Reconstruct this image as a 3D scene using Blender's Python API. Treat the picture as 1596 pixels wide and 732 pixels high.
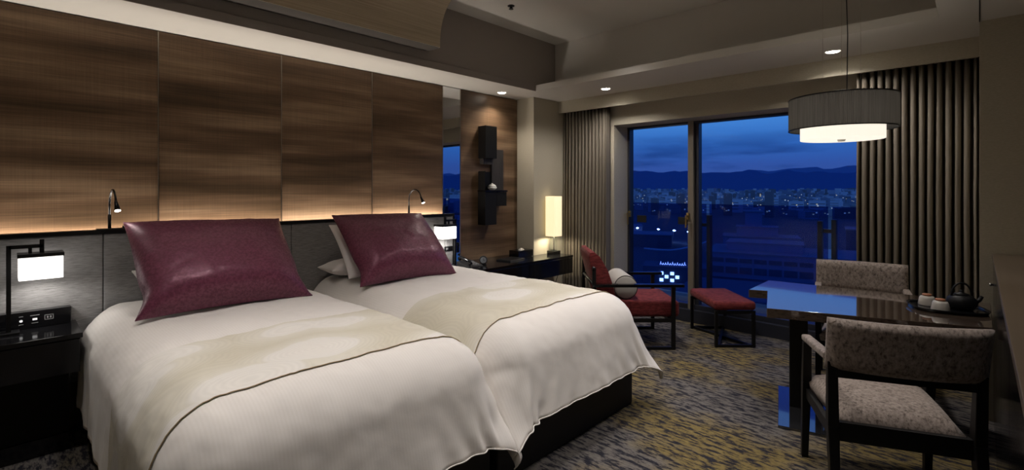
import bpy, bmesh, math, random
from mathutils import Vector, Matrix, noise
R = math.radians
random.seed(7)
for o in list(bpy.data.objects):
    bpy.data.objects.remove(o)
SC = bpy.context.scene
COL = SC.collection

# ------------------------------------------------------------------ camera
AZ = 43.73
cam_d = bpy.data.cameras.new('camera')
cam = bpy.data.objects.new('camera', cam_d)
COL.objects.link(cam)
cam.location = (3.82, 0.0, 1.40)
cam.rotation_euler = (R(90), 0, R(AZ))
cam_d.sensor_width = 36.0
cam_d.lens = 760.0 / 1596.0 * 36.0
cam_d.shift_y = -72.0 / 1596.0
cam_d.clip_start = 0.02
cam_d.clip_end = 40000
SC.camera = cam

# ------------------------------------------------------------------ exposure
SC.view_settings.view_transform = 'Standard'
SC.view_settings.look = 'None'
SC.view_settings.gamma = 1.0
SC.view_settings.use_curve_mapping = False
SC.view_settings.exposure = 0.0

# ------------------------------------------------------------------ dusk sky
world = bpy.data.worlds.new('dusk_sky')
SC.world = world
world.use_nodes = True
wn, wl = world.node_tree.nodes, world.node_tree.links
wn.clear()
w_out = wn.new('ShaderNodeOutputWorld')
w_bg = wn.new('ShaderNodeBackground')
w_bg.inputs['Strength'].default_value = 1.0
w_tc = wn.new('ShaderNodeTexCoord')
w_sep = wn.new('ShaderNodeSeparateXYZ')
w_ramp = wn.new('ShaderNodeValToRGB')
els = w_ramp.color_ramp.elements
els[0].position = 0.0; els[0].color = (0.040, 0.088, 0.33, 1)
els[1].position = 1.0; els[1].color = (0.035, 0.105, 0.42, 1)
for p, c in ((0.045, (0.036, 0.098, 0.40, 1)), (0.08, (0.034, 0.145, 0.53, 1)), (0.125, (0.062, 0.25, 0.72, 1)),
             (0.30, (0.12, 0.30, 0.80, 1)), (0.55, (0.06, 0.18, 0.58, 1))):
    e = els.new(p); e.color = c
w_map = wn.new('ShaderNodeMapping')
w_map.inputs['Scale'].default_value = (3.0, 3.0, 17.0)
w_map.inputs['Location'].default_value = (1.7, 0.35, 0.2)
w_noise = wn.new('ShaderNodeTexNoise')
w_noise.inputs['Scale'].default_value = 1.4
w_noise.inputs['Detail'].default_value = 7.0
w_noise.inputs['Roughness'].default_value = 0.52
w_cr = wn.new('ShaderNodeValToRGB')
w_cr.color_ramp.elements[0].position = 0.53; w_cr.color_ramp.elements[0].color = (0, 0, 0, 1)
w_cr.color_ramp.elements[1].position = 0.66; w_cr.color_ramp.elements[1].color = (0.8, 0.8, 0.8, 1)
w_band = wn.new('ShaderNodeMapRange')
w_band.inputs['From Min'].default_value = 0.115; w_band.inputs['From Max'].default_value = 0.06
w_mul = wn.new('ShaderNodeMath'); w_mul.operation = 'MULTIPLY'
w_mix = wn.new('ShaderNodeMixRGB')
w_mix.inputs['Color2'].default_value = (0.010, 0.046, 0.23, 1)
wl.new(w_tc.outputs['Generated'], w_sep.inputs[0])
wl.new(w_sep.outputs['Z'], w_ramp.inputs[0])
wl.new(w_tc.outputs['Generated'], w_map.inputs[0])
wl.new(w_map.outputs[0], w_noise.inputs['Vector'])
wl.new(w_noise.outputs['Fac'], w_cr.inputs[0])
wl.new(w_sep.outputs['Z'], w_band.inputs['Value'])
wl.new(w_cr.outputs[0], w_mul.inputs[0]); wl.new(w_band.outputs[0], w_mul.inputs[1])
wl.new(w_mul.outputs[0], w_mix.inputs['Fac'])
wl.new(w_ramp.outputs[0], w_mix.inputs['Color1'])
wl.new(w_mix.outputs[0], w_bg.inputs['Color'])
wl.new(w_bg.outputs[0], w_out.inputs[0])

# ------------------------------------------------------------------ light levels (each lamp sits in its own fixture below)
P_LEDGE = 31.0        # LED strip behind the headboard ledge
P_DOWN_WINDOW = 42.0  # two downlights in front of the pelmet
P_DOWN_SHELF = 28.0   # downlight above the wall shelf
P_DOWN_ROOM = 105.0    # downlights in the raised ceiling
P_READ = 0.5
E_SHADE_BED = 1.9
E_SHADE_TABLE = 0.9
E_PENDANT = 1.0
WARM = (1.0, 0.91, 0.81)
NEUT = (1.0, 0.93, 0.88)

# ================================================================== materials
MATS = {}
def mat(name, col=(0.5, 0.5, 0.5), rough=0.5, metal=0.0, spec=0.5, emit=None, estr=0.0, sheen=0.0, coat=0.0):
    m = bpy.data.materials.new(name)
    m.use_nodes = True
    b = m.node_tree.nodes['Principled BSDF']
    b.inputs['Base Color'].default_value = (*col, 1)
    b.inputs['Roughness'].default_value = rough
    b.inputs['Metallic'].default_value = metal
    b.inputs['Specular IOR Level'].default_value = spec
    b.inputs['Sheen Weight'].default_value = sheen
    b.inputs['Coat Weight'].default_value = coat
    if emit:
        b.inputs['Emission Color'].default_value = (*emit, 1)
        b.inputs['Emission Strength'].default_value = estr
    MATS[name] = m
    return m

def nodes(m):
    nt = m.node_tree
    return nt.nodes, nt.links, nt.nodes['Principled BSDF']

def noise_ramp(m, scale, stops, nscale=1.0, detail=4.0, rough=0.55, rand=False, coord='Object', rot=(0, 0, 0), dist=0.0):
    n, l, b = nodes(m)
    tc = n.new('ShaderNodeTexCoord'); mp = n.new('ShaderNodeMapping')
    mp.inputs['Scale'].default_value = scale; mp.inputs['Rotation'].default_value = rot
    src = tc.outputs[coord]
    if rand:
        oi = n.new('ShaderNodeObjectInfo'); ad = n.new('ShaderNodeVectorMath'); ad.operation = 'ADD'
        sc = n.new('ShaderNodeMath'); sc.operation = 'MULTIPLY'; sc.inputs[1].default_value = 37.0
        l.new(oi.outputs['Random'], sc.inputs[0]); l.new(src, ad.inputs[0]); l.new(sc.outputs[0], ad.inputs[1])
        src = ad.outputs[0]
    l.new(src, mp.inputs[0])
    t = n.new('ShaderNodeTexNoise')
    t.inputs['Scale'].default_value = nscale; t.inputs['Detail'].default_value = detail
    t.inputs['Roughness'].default_value = rough; t.inputs['Distortion'].default_value = dist
    l.new(mp.outputs[0], t.inputs['Vector'])
    r = n.new('ShaderNodeValToRGB')
    e = r.color_ramp.elements
    e[0].position = stops[0][0]; e[0].color = (*stops[0][1], 1)
    e[1].position = stops[-1][0]; e[1].color = (*stops[-1][1], 1)
    for p, c in stops[1:-1]:
        k = e.new(p); k.color = (*c, 1)
    l.new(t.outputs['Fac'], r.inputs[0])
    return t, r

def mixc(m, a, b, fac, mode='MIX'):
    n, l, _ = nodes(m)
    x = n.new('ShaderNodeMixRGB'); x.blend_type = mode
    if isinstance(fac, (int, float)): x.inputs['Fac'].default_value = fac
    else: l.new(fac, x.inputs['Fac'])
    for s, v in (('Color1', a), ('Color2', b)):
        if isinstance(v, tuple): x.inputs[s].default_value = (*v, 1)
        else: l.new(v, x.inputs[s])
    return x.outputs[0]

def bump(m, height, strength=0.2, dist=0.01):
    n, l, b = nodes(m)
    k = n.new('ShaderNodeBump'); k.inputs['Strength'].default_value = strength; k.inputs['Distance'].default_value = dist
    l.new(height, k.inputs['Height']); l.new(k.outputs[0], b.inputs['Normal'])

def base(m, sock):
    n, l, b = nodes(m); l.new(sock, b.inputs['Base Color'])

# walls and ceiling
m = mat('cream_wallpaper', (0.44, 0.40, 0.31), 0.75)
t, r = noise_ramp(m, (60, 60, 240), [(0.3, (0.40, 0.36, 0.275)), (0.7, (0.47, 0.425, 0.33))]); base(m, r.outputs[0])
m = mat('ceiling_paint', (0.60, 0.57, 0.52), 0.85)
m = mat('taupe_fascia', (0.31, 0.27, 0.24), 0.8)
m = mat('canopy_edge', (0.07, 0.06, 0.052), 0.8)
m = mat('black_gap', (0.01, 0.01, 0.01), 0.6)
# carpet
m = mat('carpet', (0.2, 0.17, 0.1), 0.95, spec=0.1)
t1, r1 = noise_ramp(m, (7.0, 24.0, 1), [(0.44, (0.0, 0.0, 0.0)), (0.53, (1, 1, 1))], 1.6, 7, 0.68)
t2, r2 = noise_ramp(m, (0.9, 1.3, 1), [(0.44, (0.185, 0.168, 0.155)), (0.60, (0.245, 0.185, 0.075))], 1.3, 3)
t3, r3 = noise_ramp(m, (30, 130, 1), [(0.3, (0.62, 0.62, 0.62)), (0.7, (1.1, 1.1, 1.1))], 1.0, 3)
c = mixc(m, (0.030, 0.030, 0.040), r2.outputs[0], r1.outputs[0])
c = mixc(m, c, r3.outputs[0], 1.0, 'MULTIPLY'); base(m, c)
t4, r4 = noise_ramp(m, (220, 220, 1), [(0.3, (0, 0, 0)), (0.7, (1, 1, 1))]); bump(m, r4.outputs[0], 0.5, 0.006)
# wood wall panels
m = mat('wall_panel_wood', (0.1, 0.06, 0.035), 0.42, spec=0.35)
t1, r1 = noise_ramp(m, (1, 0.55, 5.5), [(0.33, (0.074, 0.043, 0.021)), (0.5, (0.150, 0.089, 0.049)), (0.68, (0.265, 0.172, 0.102))], 1.3, 3, 0.5, rand=True)
t2, r2 = noise_ramp(m, (1, 2.2, 190), [(0.3, (0.70, 0.70, 0.70)), (0.7, (1.14, 1.14, 1.14))], 1.0, 3, rand=True)
t3, r3 = noise_ramp(m, (1, 160, 3), [(0.3, (0.90, 0.90, 0.90)), (0.7, (1.06, 1.06, 1.06))], 1.0, 2, rand=True)
c = mixc(m, r1.outputs[0], r2.outputs[0], 1.0, 'MULTIPLY'); c = mixc(m, c, r3.outputs[0], 1.0, 'MULTIPLY'); base(m, c)
bump(m, t2.outputs['Fac'], 0.10, 0.002)
m = mat('canopy_wood', (0.3, 0.25, 0.17), 0.55)
t2, r2 = noise_ramp(m, (90, 1.2, 90), [(0.3, (0.40, 0.325, 0.225)), (0.7, (0.55, 0.46, 0.33))], 1.0, 4); base(m, r2.outputs[0])
m = mat('dark_table_wood', (0.05, 0.035, 0.028), 0.07, spec=0.9, coat=0.7)
nodes(m)[2].inputs['Coat Roughness'].default_value = 0.03
t2, r2 = noise_ramp(m, (3, 90, 90), [(0.3, (0.042, 0.029, 0.021)), (0.7, (0.075, 0.053, 0.04))], 1.0, 4); base(m, r2.outputs[0])
m = mat('brown_cabinet_wood', (0.10, 0.075, 0.05), 0.4)
t2, r2 = noise_ramp(m, (60, 2, 60), [(0.3, (0.085, 0.060, 0.038)), (0.7, (0.105, 0.077, 0.049))], 1.0, 4); base(m, r2.outputs[0])
# dark things
mat('black_lacquer', (0.006, 0.006, 0.007), 0.12, spec=0.5)
mat('black_wood', (0.007, 0.0065, 0.0065), 0.42, spec=0.25)
mat('black_metal', (0.012, 0.012, 0.013), 0.3, metal=0.3)
mat('black_matt', (0.007, 0.007, 0.008), 0.6)
mat('black_mirror_plate', (0.02, 0.02, 0.022), 0.06, spec=1.0, coat=1.0)
mat('iron_black', (0.006, 0.006, 0.0065), 0.5, spec=0.25)
mat('chrome', (0.7, 0.7, 0.7), 0.15, metal=1.0)
mat('steel_trim', (0.45, 0.40, 0.34), 0.3, metal=1.0)
mat('brass', (0.45, 0.33, 0.13), 0.35, metal=1.0)
mat('mirror', (0.80, 0.82, 0.84), 0.015, metal=1.0)
m = mat('ribbed_black', (0.02, 0.018, 0.017), 0.45)
t2, r2 = noise_ramp(m, (1, 160, 4), [(0.35, (0.008, 0.007, 0.007)), (0.65, (0.055, 0.048, 0.044))]); base(m, r2.outputs[0])
# fabric
m = mat('grey_headboard_fabric', (0.16, 0.155, 0.155), 0.9, spec=0.2)
t1, r1 = noise_ramp(m, (1, 12, 150), [(0.25, (0.14, 0.136, 0.136)), (0.75, (0.42, 0.41, 0.405))], 1.6, 6, 0.7); base(m, r1.outputs[0]); bump(m, t1.outputs['Fac'], 0.35, 0.004)
m = mat('white_linen', (0.78, 0.74, 0.70), 0.72, spec=0.25, sheen=0.15)
n, l, b = nodes(m)
tc = n.new('ShaderNodeTexCoord'); wv = n.new('ShaderNodeTexWave'); wv.bands_direction = 'Y'
wv.inputs['Scale'].default_value = 26.0; l.new(tc.outputs['Object'], wv.inputs['Vector'])
rr = n.new('ShaderNodeValToRGB'); rr.color_ramp.elements[0].color = (0.775, 0.74, 0.70, 1); rr.color_ramp.elements[1].color = (0.80, 0.765, 0.73, 1)
l.new(wv.outputs['Fac'], rr.inputs[0]); base(m, rr.outputs[0])
t2, r2 = noise_ramp(m, (9, 9, 9), [(0.3, (0, 0, 0)), (0.7, (1, 1, 1))], 1.0, 4); bump(m, t2.outputs['Fac'], 0.08, 0.02)
m = mat('pillow_cotton', (0.80, 0.76, 0.74), 0.8, spec=0.2)
m = mat('runner_print', (0.7, 0.66, 0.56), 0.7, spec=0.25)
n, l, b = nodes(m)
tc = n.new('ShaderNodeTexCoord'); mp = n.new('ShaderNodeMapping'); mp.inputs['Scale'].default_value = (3.6, 2.3, 2.6)
l.new(tc.outputs['Object'], mp.inputs[0])
vo = n.new('ShaderNodeTexVoronoi'); vo.feature = 'F1'; vo.inputs['Scale'].default_value = 1.0; vo.inputs['Randomness'].default_value = 0.9
l.new(mp.outputs[0], vo.inputs['Vector'])
r1 = n.new('ShaderNodeValToRGB'); e = r1.color_ramp.elements
e[0].position = 0.0; e[0].color = (0.78, 0.75, 0.70, 1); e[1].position = 0.75; e[1].color = (0.62, 0.58, 0.475, 1)
k = e.new(0.42); k.color = (0.765, 0.74, 0.695, 1); k = e.new(0.47); k.color = (0.70, 0.668, 0.585, 1)
l.new(vo.outputs['Distance'], r1.inputs[0])
sn = n.new('ShaderNodeMath'); sn.operation = 'MULTIPLY'; sn.inputs[1].default_value = 120; l.new(vo.outputs['Distance'], sn.inputs[0])
s2 = n.new('ShaderNodeMath'); s2.operation = 'SINE'; l.new(sn.outputs[0], s2.inputs[0])
mr = n.new('ShaderNodeMapRange'); mr.inputs['From Min'].default_value = -1; mr.inputs['To Min'].default_value = 0.965; mr.inputs['To Max'].default_value = 1.012
l.new(s2.outputs[0], mr.inputs['Value'])
c = mixc(m, r1.outputs[0], mr.outputs[0], 1.0, 'MULTIPLY'); base(m, c)
mat('tan_piping', (0.36, 0.28, 0.16), 0.7)
m = mat('wine_satin', (0.11, 0.02, 0.035), 0.45, spec=0.6, sheen=0.05)
nodes(m)[2].inputs['Specular Tint'].default_value = (1.0, 0.62, 0.74, 1)
t1, r1 = noise_ramp(m, (1, 1, 1), [(0.42, (0.10, 0.022, 0.043)), (0.60, (0.17, 0.046, 0.083))], 70, 6, 0.7); base(m, r1.outputs[0])
n, l, b = nodes(m); mr = n.new('ShaderNodeMapRange'); mr.inputs['From Min'].default_value = 0.42; mr.inputs['From Max'].default_value = 0.6
mr.inputs['To Min'].default_value = 0.50; mr.inputs['To Max'].default_value = 0.30; l.new(t1.outputs['Fac'], mr.inputs['Value']); l.new(mr.outputs[0], b.inputs['Roughness'])
m = mat('red_chenille', (0.15, 0.02, 0.02), 0.85, spec=0.2, sheen=0.04)
t1, r1 = noise_ramp(m, (14, 14, 40), [(0.35, (0.085, 0.012, 0.013)), (0.65, (0.21, 0.035, 0.034))], 1.5, 6, 0.65); base(m, r1.outputs[0]); bump(m, t1.outputs['Fac'], 0.3, 0.004)
m = mat('crushed_velvet', (0.25, 0.21, 0.18), 0.7, spec=0.3, sheen=0.12)
t1, r1 = noise_ramp(m, (30, 30, 19), [(0.38, (0.075, 0.057, 0.047)), (0.47, (0.22, 0.178, 0.152)), (0.66, (0.37, 0.31, 0.272))], 2.2, 9, 0.74); base(m, r1.outputs[0]); bump(m, t1.outputs['Fac'], 0.25, 0.004)
m = mat('bolster_linen', (0.42, 0.40, 0.37), 0.85)
m = mat('curtain_fabric', (0.27, 0.235, 0.185), 0.8, spec=0.2)
t1, r1 = noise_ramp(m, (90, 90, 4), [(0.3, (0.150, 0.128, 0.100)), (0.7, (0.20, 0.172, 0.136))]); base(m, r1.outputs[0])
mat('window_frame_metal', (0.22, 0.195, 0.155), 0.4, metal=0.3)
mat('window_frame_dark', (0.03, 0.032, 0.045), 0.4, metal=0.3)
# lamps
mat('bed_lamp_diffuser', (0.9, 0.9, 0.88), 0.6, emit=(1.0, 0.955, 0.90), estr=E_SHADE_BED)
mat('table_lamp_shade', (0.85, 0.78, 0.6), 0.8, emit=(1.0, 0.80, 0.47), estr=E_SHADE_TABLE)
mat('pendant_diffuser', (0.9, 0.88, 0.82), 0.7, emit=(1.0, 0.92, 0.78), estr=E_PENDANT)
mat('led_face', (0.9, 0.9, 0.9), 0.5, emit=(1.0, 0.93, 0.82), estr=25.0)
m = mat('pleated_black_organza', (0.05, 0.048, 0.045), 0.75)
n, l, b = nodes(m)
t1, r1 = noise_ramp(m, (1, 1, 0.03), [(0.35, (0.012, 0.011, 0.011)), (0.65, (0.055, 0.052, 0.048))], 90, 2); base(m, r1.outputs[0])
tl = n.new('ShaderNodeBsdfTranslucent'); tl.inputs['Color'].default_value = (0.065, 0.06, 0.055, 1)
ad = n.new('ShaderNodeAddShader'); out = n['Material Output']
l.new(b.outputs[0], ad.inputs[0]); l.new(tl.outputs[0], ad.inputs[1]); l.new(ad.outputs[0], out.inputs[0])
mat('satin_white', (0.8, 0.78, 0.72), 0.5)
# small things
mat('white_glow_button', (0.8, 0.8, 0.8), 0.5, emit=(1, 1, 1), estr=0.5)
mat('grey_print', (0.28, 0.28, 0.28), 0.5)
mat('white_ceramic', (0.46, 0.43, 0.39), 0.4)
mat('ornament_white', (0.9, 0.9, 0.88), 0.35)
mat('cup_brown', (0.30, 0.11, 0.05), 0.55)
mat('clock_face', (0.28, 0.30, 0.32), 0.3)
mat('white_plastic', (0.6, 0.58, 0.55), 0.5)
# outdoors
mat('city_wall', (0.30, 0.34, 0.44), 0.9)
mat('city_wall_dark', (0.16, 0.16, 0.19), 0.9)
mat('city_wall_pale', (0.46, 0.50, 0.60), 0.9)
mat('city_wall_mid', (0.20, 0.23, 0.32), 0.9)
mat('city_roof', (0.30, 0.31, 0.34), 0.9)
mat('city_ground', (0.10, 0.11, 0.13), 0.95)
mat('hazy_forest_ridge', (0.045, 0.10, 0.26), 1.0, spec=0.0)  # dark woods with blue distance haze mixed into the base colour
mat('hazy_forest_ridge_far', (0.08, 0.15, 0.33), 1.0, spec=0.0)  # farther woods, more haze put into the colour
mat('lit_window_warm', (0.5, 0.5, 0.4), 0.5, emit=(1.0, 0.85, 0.5), estr=0.45)
mat('lit_window_cool', (0.5, 0.5, 0.5), 0.5, emit=(0.75, 0.88, 1.0), estr=0.5)
mat('street_light_glow', (0.9, 0.9, 0.9), 0.5, emit=(0.95, 0.97, 1.0), estr=60.0)
mat('shop_window_glow', (0.9, 0.9, 0.9), 0.5, emit=(0.80, 0.88, 1.0), estr=11.0)
mat('shop_sign_glow', (0.9, 0.9, 0.9), 0.5, emit=(0.72, 0.70, 1.0), estr=4.0)
mat('balcony_concrete', (0.12, 0.12, 0.13), 0.9)

def glass(name, tint, refl):
    m = bpy.data.materials.new(name); m.use_nodes = True
    n, l = m.node_tree.nodes, m.node_tree.links
    n.clear()
    o = n.new('ShaderNodeOutputMaterial'); t = n.new('ShaderNodeBsdfTransparent'); g = n.new('ShaderNodeBsdfGlossy')
    t.inputs['Color'].default_value = (*tint, 1); g.inputs['Roughness'].default_value = 0.0
    g.inputs['Color'].default_value = (refl, refl, refl, 1)
    ge = n.new('ShaderNodeNewGeometry'); dp = n.new('ShaderNodeVectorMath'); dp.operation = 'DOT_PRODUCT'
    l.new(ge.outputs['Normal'], dp.inputs[0]); l.new(ge.outputs['Incoming'], dp.inputs[1])
    ab = n.new('ShaderNodeMath'); ab.operation = 'ABSOLUTE'; l.new(dp.outputs['Value'], ab.inputs[0])
    om = n.new('ShaderNodeMath'); om.operation = 'SUBTRACT'; om.inputs[0].default_value = 1.0; l.new(ab.outputs[0], om.inputs[1])
    pw = n.new('ShaderNodeMath'); pw.operation = 'POWER'; pw.inputs[1].default_value = 5.0; l.new(om.outputs[0], pw.inputs[0])
    f = n.new('ShaderNodeMath'); f.operation = 'MULTIPLY_ADD'; f.inputs[1].default_value = 0.96; f.inputs[2].default_value = 0.035; l.new(pw.outputs[0], f.inputs[0])
    mx = n.new('ShaderNodeMixShader')
    l.new(f.outputs[0], mx.inputs[0]); l.new(t.outputs[0], mx.inputs[1]); l.new(g.outputs[0], mx.inputs[2]); l.new(mx.outputs[0], o.inputs[0])
    MATS[name] = m
glass('window_glass', (0.93, 0.95, 0.97), 0.12)
glass('tinted_rail_glass', (0.34, 0.46, 0.74), 0.3)
glass('lamp_glass', (0.85, 0.87, 0.87), 0.9)

# ================================================================== mesh helpers
class MB:
    def __init__(s):
        s.v = []; s.f = []
    def add(s, vs, fs, M=None):
        o = len(s.v)
        s.v += [tuple(M @ Vector(p)) if M else tuple(p) for p in vs]
        s.f += [tuple(i + o for i in q) for q in fs]
        return s
    def box(s, x0, x1, y0, y1, z0, z1, M=None):
        return s.add([(x0, y0, z0), (x1, y0, z0), (x1, y1, z0), (x0, y1, z0), (x0, y0, z1), (x1, y0, z1), (x1, y1, z1), (x0, y1, z1)],
                     [(0, 3, 2, 1), (4, 5, 6, 7), (0, 1, 5, 4), (1, 2, 6, 5), (2, 3, 7, 6), (3, 0, 4, 7)], M)
    def taper(s, c0, h0, c1, h1):   # bar between two rectangles: centres c, half sizes h (x, y) in horizontal planes
        vs = []
        for c, hh in ((c0, h0), (c1, h1)):
            for sx, sy in ((-1, -1), (1, -1), (1, 1), (-1, 1)):
                vs.append((c[0] + sx * hh[0], c[1] + sy * hh[1], c[2]))
        return s.add(vs, [(0, 3, 2, 1), (4, 5, 6, 7), (0, 1, 5, 4), (1, 2, 6, 5), (2, 3, 7, 6), (3, 0, 4, 7)])
    def bar(s, a, b, w, h):         # square bar along a-b
        a, b = Vector(a), Vector(b); d = (b - a).normalized()
        up = Vector((0, 0, 1)) if abs(d.z) < 0.95 else Vector((0, 1, 0))
        r = d.cross(up).normalized(); u = r.cross(d).normalized()
        vs = []
        for p in (a, b):
            for i, j in ((-1, -1), (1, -1), (1, 1), (-1, 1)):
                vs.append(p + r * i * w / 2 + u * j * h / 2)
        return s.add(vs, [(0, 3, 2, 1), (4, 5, 6, 7), (0, 1, 5, 4), (1, 2, 6, 5), (2, 3, 7, 6), (3, 0, 4, 7)])
    def prism(s, pts, z0, z1):
        n = len(pts)
        vs = [(x, y, z0) for x, y in pts] + [(x, y, z1) for x, y in pts]
        fs = [tuple(reversed(range(n))), tuple(range(n, 2 * n))] + [(i, (i + 1) % n, n + (i + 1) % n, n + i) for i in range(n)]
        return s.add(vs, fs)
    def lathe(s, prof, n=24, M=None, c=(0, 0, 0)):
        vs, fs = [], []
        for r, z in prof:
            for i in range(n):
                a = 2 * math.pi * i / n
                vs.append((c[0] + r * math.cos(a), c[1] + r * math.sin(a), c[2] + z))
        for j in range(len(prof) - 1):
            for i in range(n):
                k = (i + 1) % n
                fs.append((j * n + i, j * n + k, (j + 1) * n + k, (j + 1) * n + i))
        fs.append(tuple(reversed(range(n)))); fs.append(tuple(range((len(prof) - 1) * n, len(prof) * n)))
        return s.add(vs, fs, M)
    def tube(s, pts, rad, n=8):
        pts = [Vector(p) for p in pts]; rads = rad if isinstance(rad, (list, tuple)) else [rad] * len(pts)
        vs, fs = [], []; ref = None
        for i, p in enumerate(pts):
            d = (pts[min(i + 1, len(pts) - 1)] - pts[max(i - 1, 0)]).normalized()
            if ref is None:
                ref = Vector((0, 0, 1)) if abs(d.z) < 0.9 else Vector((0, 1, 0))
            u = (ref - d * ref.dot(d)).normalized(); w = d.cross(u); ref = u
            for k in range(n):
                a = 2 * math.pi * k / n
                vs.append(p + (u * math.cos(a) + w * math.sin(a)) * rads[i])
        for j in range(len(pts) - 1):
            for i in range(n):
                k = (i + 1) % n
                fs.append((j * n + i, j * n + k, (j + 1) * n + k, (j + 1) * n + i))
        fs.append(tuple(reversed(range(n)))); fs.append(tuple(range((len(pts) - 1) * n, len(pts) * n)))
        return s.add(vs, fs)
    def build(s, name, m, parent=None, bev=0.0, smooth=False, loc=None, rz=0.0, seg=2):
        me = bpy.data.meshes.new(name)
        me.from_pydata([tuple(p) for p in s.v], [], s.f); me.update()
        bm = bmesh.new(); bm.from_mesh(me); bmesh.ops.recalc_face_normals(bm, faces=bm.faces); bm.to_mesh(me); bm.free()
        me.materials.append(MATS[m])
        if smooth:
            for p in me.polygons: p.use_smooth = True
        o = bpy.data.objects.new(name, me); COL.objects.link(o)
        if parent: o.parent = parent
        if loc: o.location = loc
        if rz: o.rotation_euler = (0, 0, rz)
        if bev:
            b = o.modifiers.new('bevel', 'BEVEL'); b.width = bev; b.segments = seg; b.limit_method = 'ANGLE'; b.angle_limit = R(40)
        return o

def tag(o, label=None, cat=None, group=None, kind=None):
    if label: o['label'] = label
    if cat: o['category'] = cat
    if group: o['group'] = group
    if kind: o['kind'] = kind
    return o
def thing(name, label, cat, loc=(0, 0, 0), rz=0.0, group=None):
    o = bpy.data.objects.new(name, None); COL.objects.link(o)
    o.empty_display_size = 0.1; o.location = loc; o.rotation_euler = (0, 0, rz)
    return tag(o, label, cat, group)
def struct(name, mb, m, label=None, parent=None, bev=0.0):
    o = mb.build(name, m, parent, bev)
    if not parent:
        o['kind'] = 'structure'
        if label: o['label'] = label
    return o
def B(*a): return MB().box(*a)
def spot(name, parent, loc, power, color, size=80, blend=0.6, target=None, rad=0.04):
    d = bpy.data.lights.new(name, 'SPOT'); d.energy = power; d.color = color; d.spot_size = R(size); d.spot_blend = blend; d.shadow_soft_size = rad
    o = bpy.data.objects.new(name, d); COL.objects.link(o); o.location = loc
    if target: o.rotation_euler = (Vector(target) - Vector(loc)).to_track_quat('-Z', 'Y').to_euler()
    if parent:
        o.parent = parent
    return o

# ================================================================== the room
ZS = 2.42     # soffit height
ZC = 2.97     # raised ceiling
struct('floor', B(-0.1, 4.6, -2.1, 5.06, -0.05, 0.0), 'carpet', 'patterned olive and charcoal carpet floor')
wl_ = struct('wall_left', B(-0.12, -0.03, -2.1, 4.80, 0.0, 3.05), 'cream_wallpaper', 'headboard wall with dark wood panels')
PY = [-0.78, 0.696, 1.465, 2.229, 3.004]
for a, b in zip(PY[:-1], PY[1:]):
    B(-0.012, 0.012, -(b - a) / 2 + 0.003, (b - a) / 2 - 0.003, -0.97, 0.97).build('wood_panel', 'wall_panel_wood', wl_, 0.002, loc=(-0.012, (a + b) / 2, ZS - 0.975))
    B(-0.002, 0.002, -0.002, 0.002, -0.97, 0.97).build('panel_trim', 'steel_trim', wl_, loc=(0.001, b - 0.001, ZS - 0.975))
B(-0.012, 0.012, -0.42, 0.42, -0.97, 0.97).build('wood_panel', 'wall_panel_wood', wl_, 0.002, loc=(-0.012, 3.238 + 0.42, ZS - 0.975))
struct('wall_back', B(-0.1, 4.6, -2.2, -2.1, 0, 3.05), 'cream_wallpaper', 'plain cream wall behind the camera')
struct('wall_right', B(4.56, 4.66, -2.1, 4.80, 0, 3.05), 'cream_wallpaper', 'plain cream side wall')
struct('trim_1', B(-0.028, 0.25, 4.082, 4.80, 0, ZS), 'cream_wallpaper', 'cream pillar at the end of the wood panels')
struct('trim_2', B(3.825, 4.56, 4.12, 4.80, 0, ZS), 'cream_wallpaper', 'cream pillar beside the wide curtain')
# window wall with opening x 0.862-3.45, z 0.10-2.112
ww = MB()
ww.box(0.25, 0.862, 4.75, 5.16, 0, 2.112); ww.box(3.45, 3.825, 4.75, 5.16, 0, 2.112); ww.box(0.25, 3.825, 4.75, 5.16, 2.112, ZS)
struct('wall_window', ww, 'cream_wallpaper', 'cream window wall with wide opening')
struct('trim_3', B(0.25, 3.825, 4.52, 4.545, 2.285, ZS), 'cream_wallpaper', 'cream curtain pelmet above the window')
struct('baseboard_window', B(0.862, 3.45, 4.99, 5.16, 0.0, 0.13), 'window_frame_dark', 'dark low window sill', bev=0.004)
# ceiling: soffit ring with a raised field
s = MB(); s.box(-0.12, 0.475, -2.1, 3.85, ZS, ZS + 0.06)
struct('ceiling', s, 'ceiling_paint', 'pale soffit above the headboard wall')
s = MB(); s.box(-0.12, 4.66, 3.85, 5.16, ZS, ZS + 0.06)
struct('ceiling_window_side', s, 'ceiling_paint', 'pale soffit in front of the window')
s = MB(); s.box(3.65, 4.66, -2.1, 3.85, ZS, ZS + 0.06); s.box(0.475, 3.65, -2.1, -0.9, ZS, ZS + 0.06)
struct('ceiling_entry_side', s, 'ceiling_paint', 'pale soffit on the entry side')
s = MB(); s.box(0.40, 3.75, -1.0, 4.30, ZC, ZC + 0.08)
struct('ceiling_raised', s, 'ceiling_paint', 'raised ceiling field')
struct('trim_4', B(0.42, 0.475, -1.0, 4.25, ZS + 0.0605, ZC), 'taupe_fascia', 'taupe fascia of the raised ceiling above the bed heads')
struct('trim_5', B(0.475, 3.70, 4.18, 4.25, ZS + 0.0605, ZC), 'ceiling_paint', 'fascia of the raised ceiling on the window side')
s = MB(); s.box(3.655, 3.70, -1.0, 4.18, ZS + 0.0605, ZC); s.box(0.475, 3.655, -1.0, -0.95, ZS + 0.0605, ZC)
struct('trim_6', s, 'ceiling_paint', 'fascia of the raised ceiling on the entry side')
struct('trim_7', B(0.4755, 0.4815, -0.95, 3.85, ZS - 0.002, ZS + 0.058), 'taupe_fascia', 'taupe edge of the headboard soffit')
struct('trim_8', B(3.822, 3.827, 1.5, 4.12, ZS - 0.004, ZS), 'black_gap', 'thin dark seam in the soffit')
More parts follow.
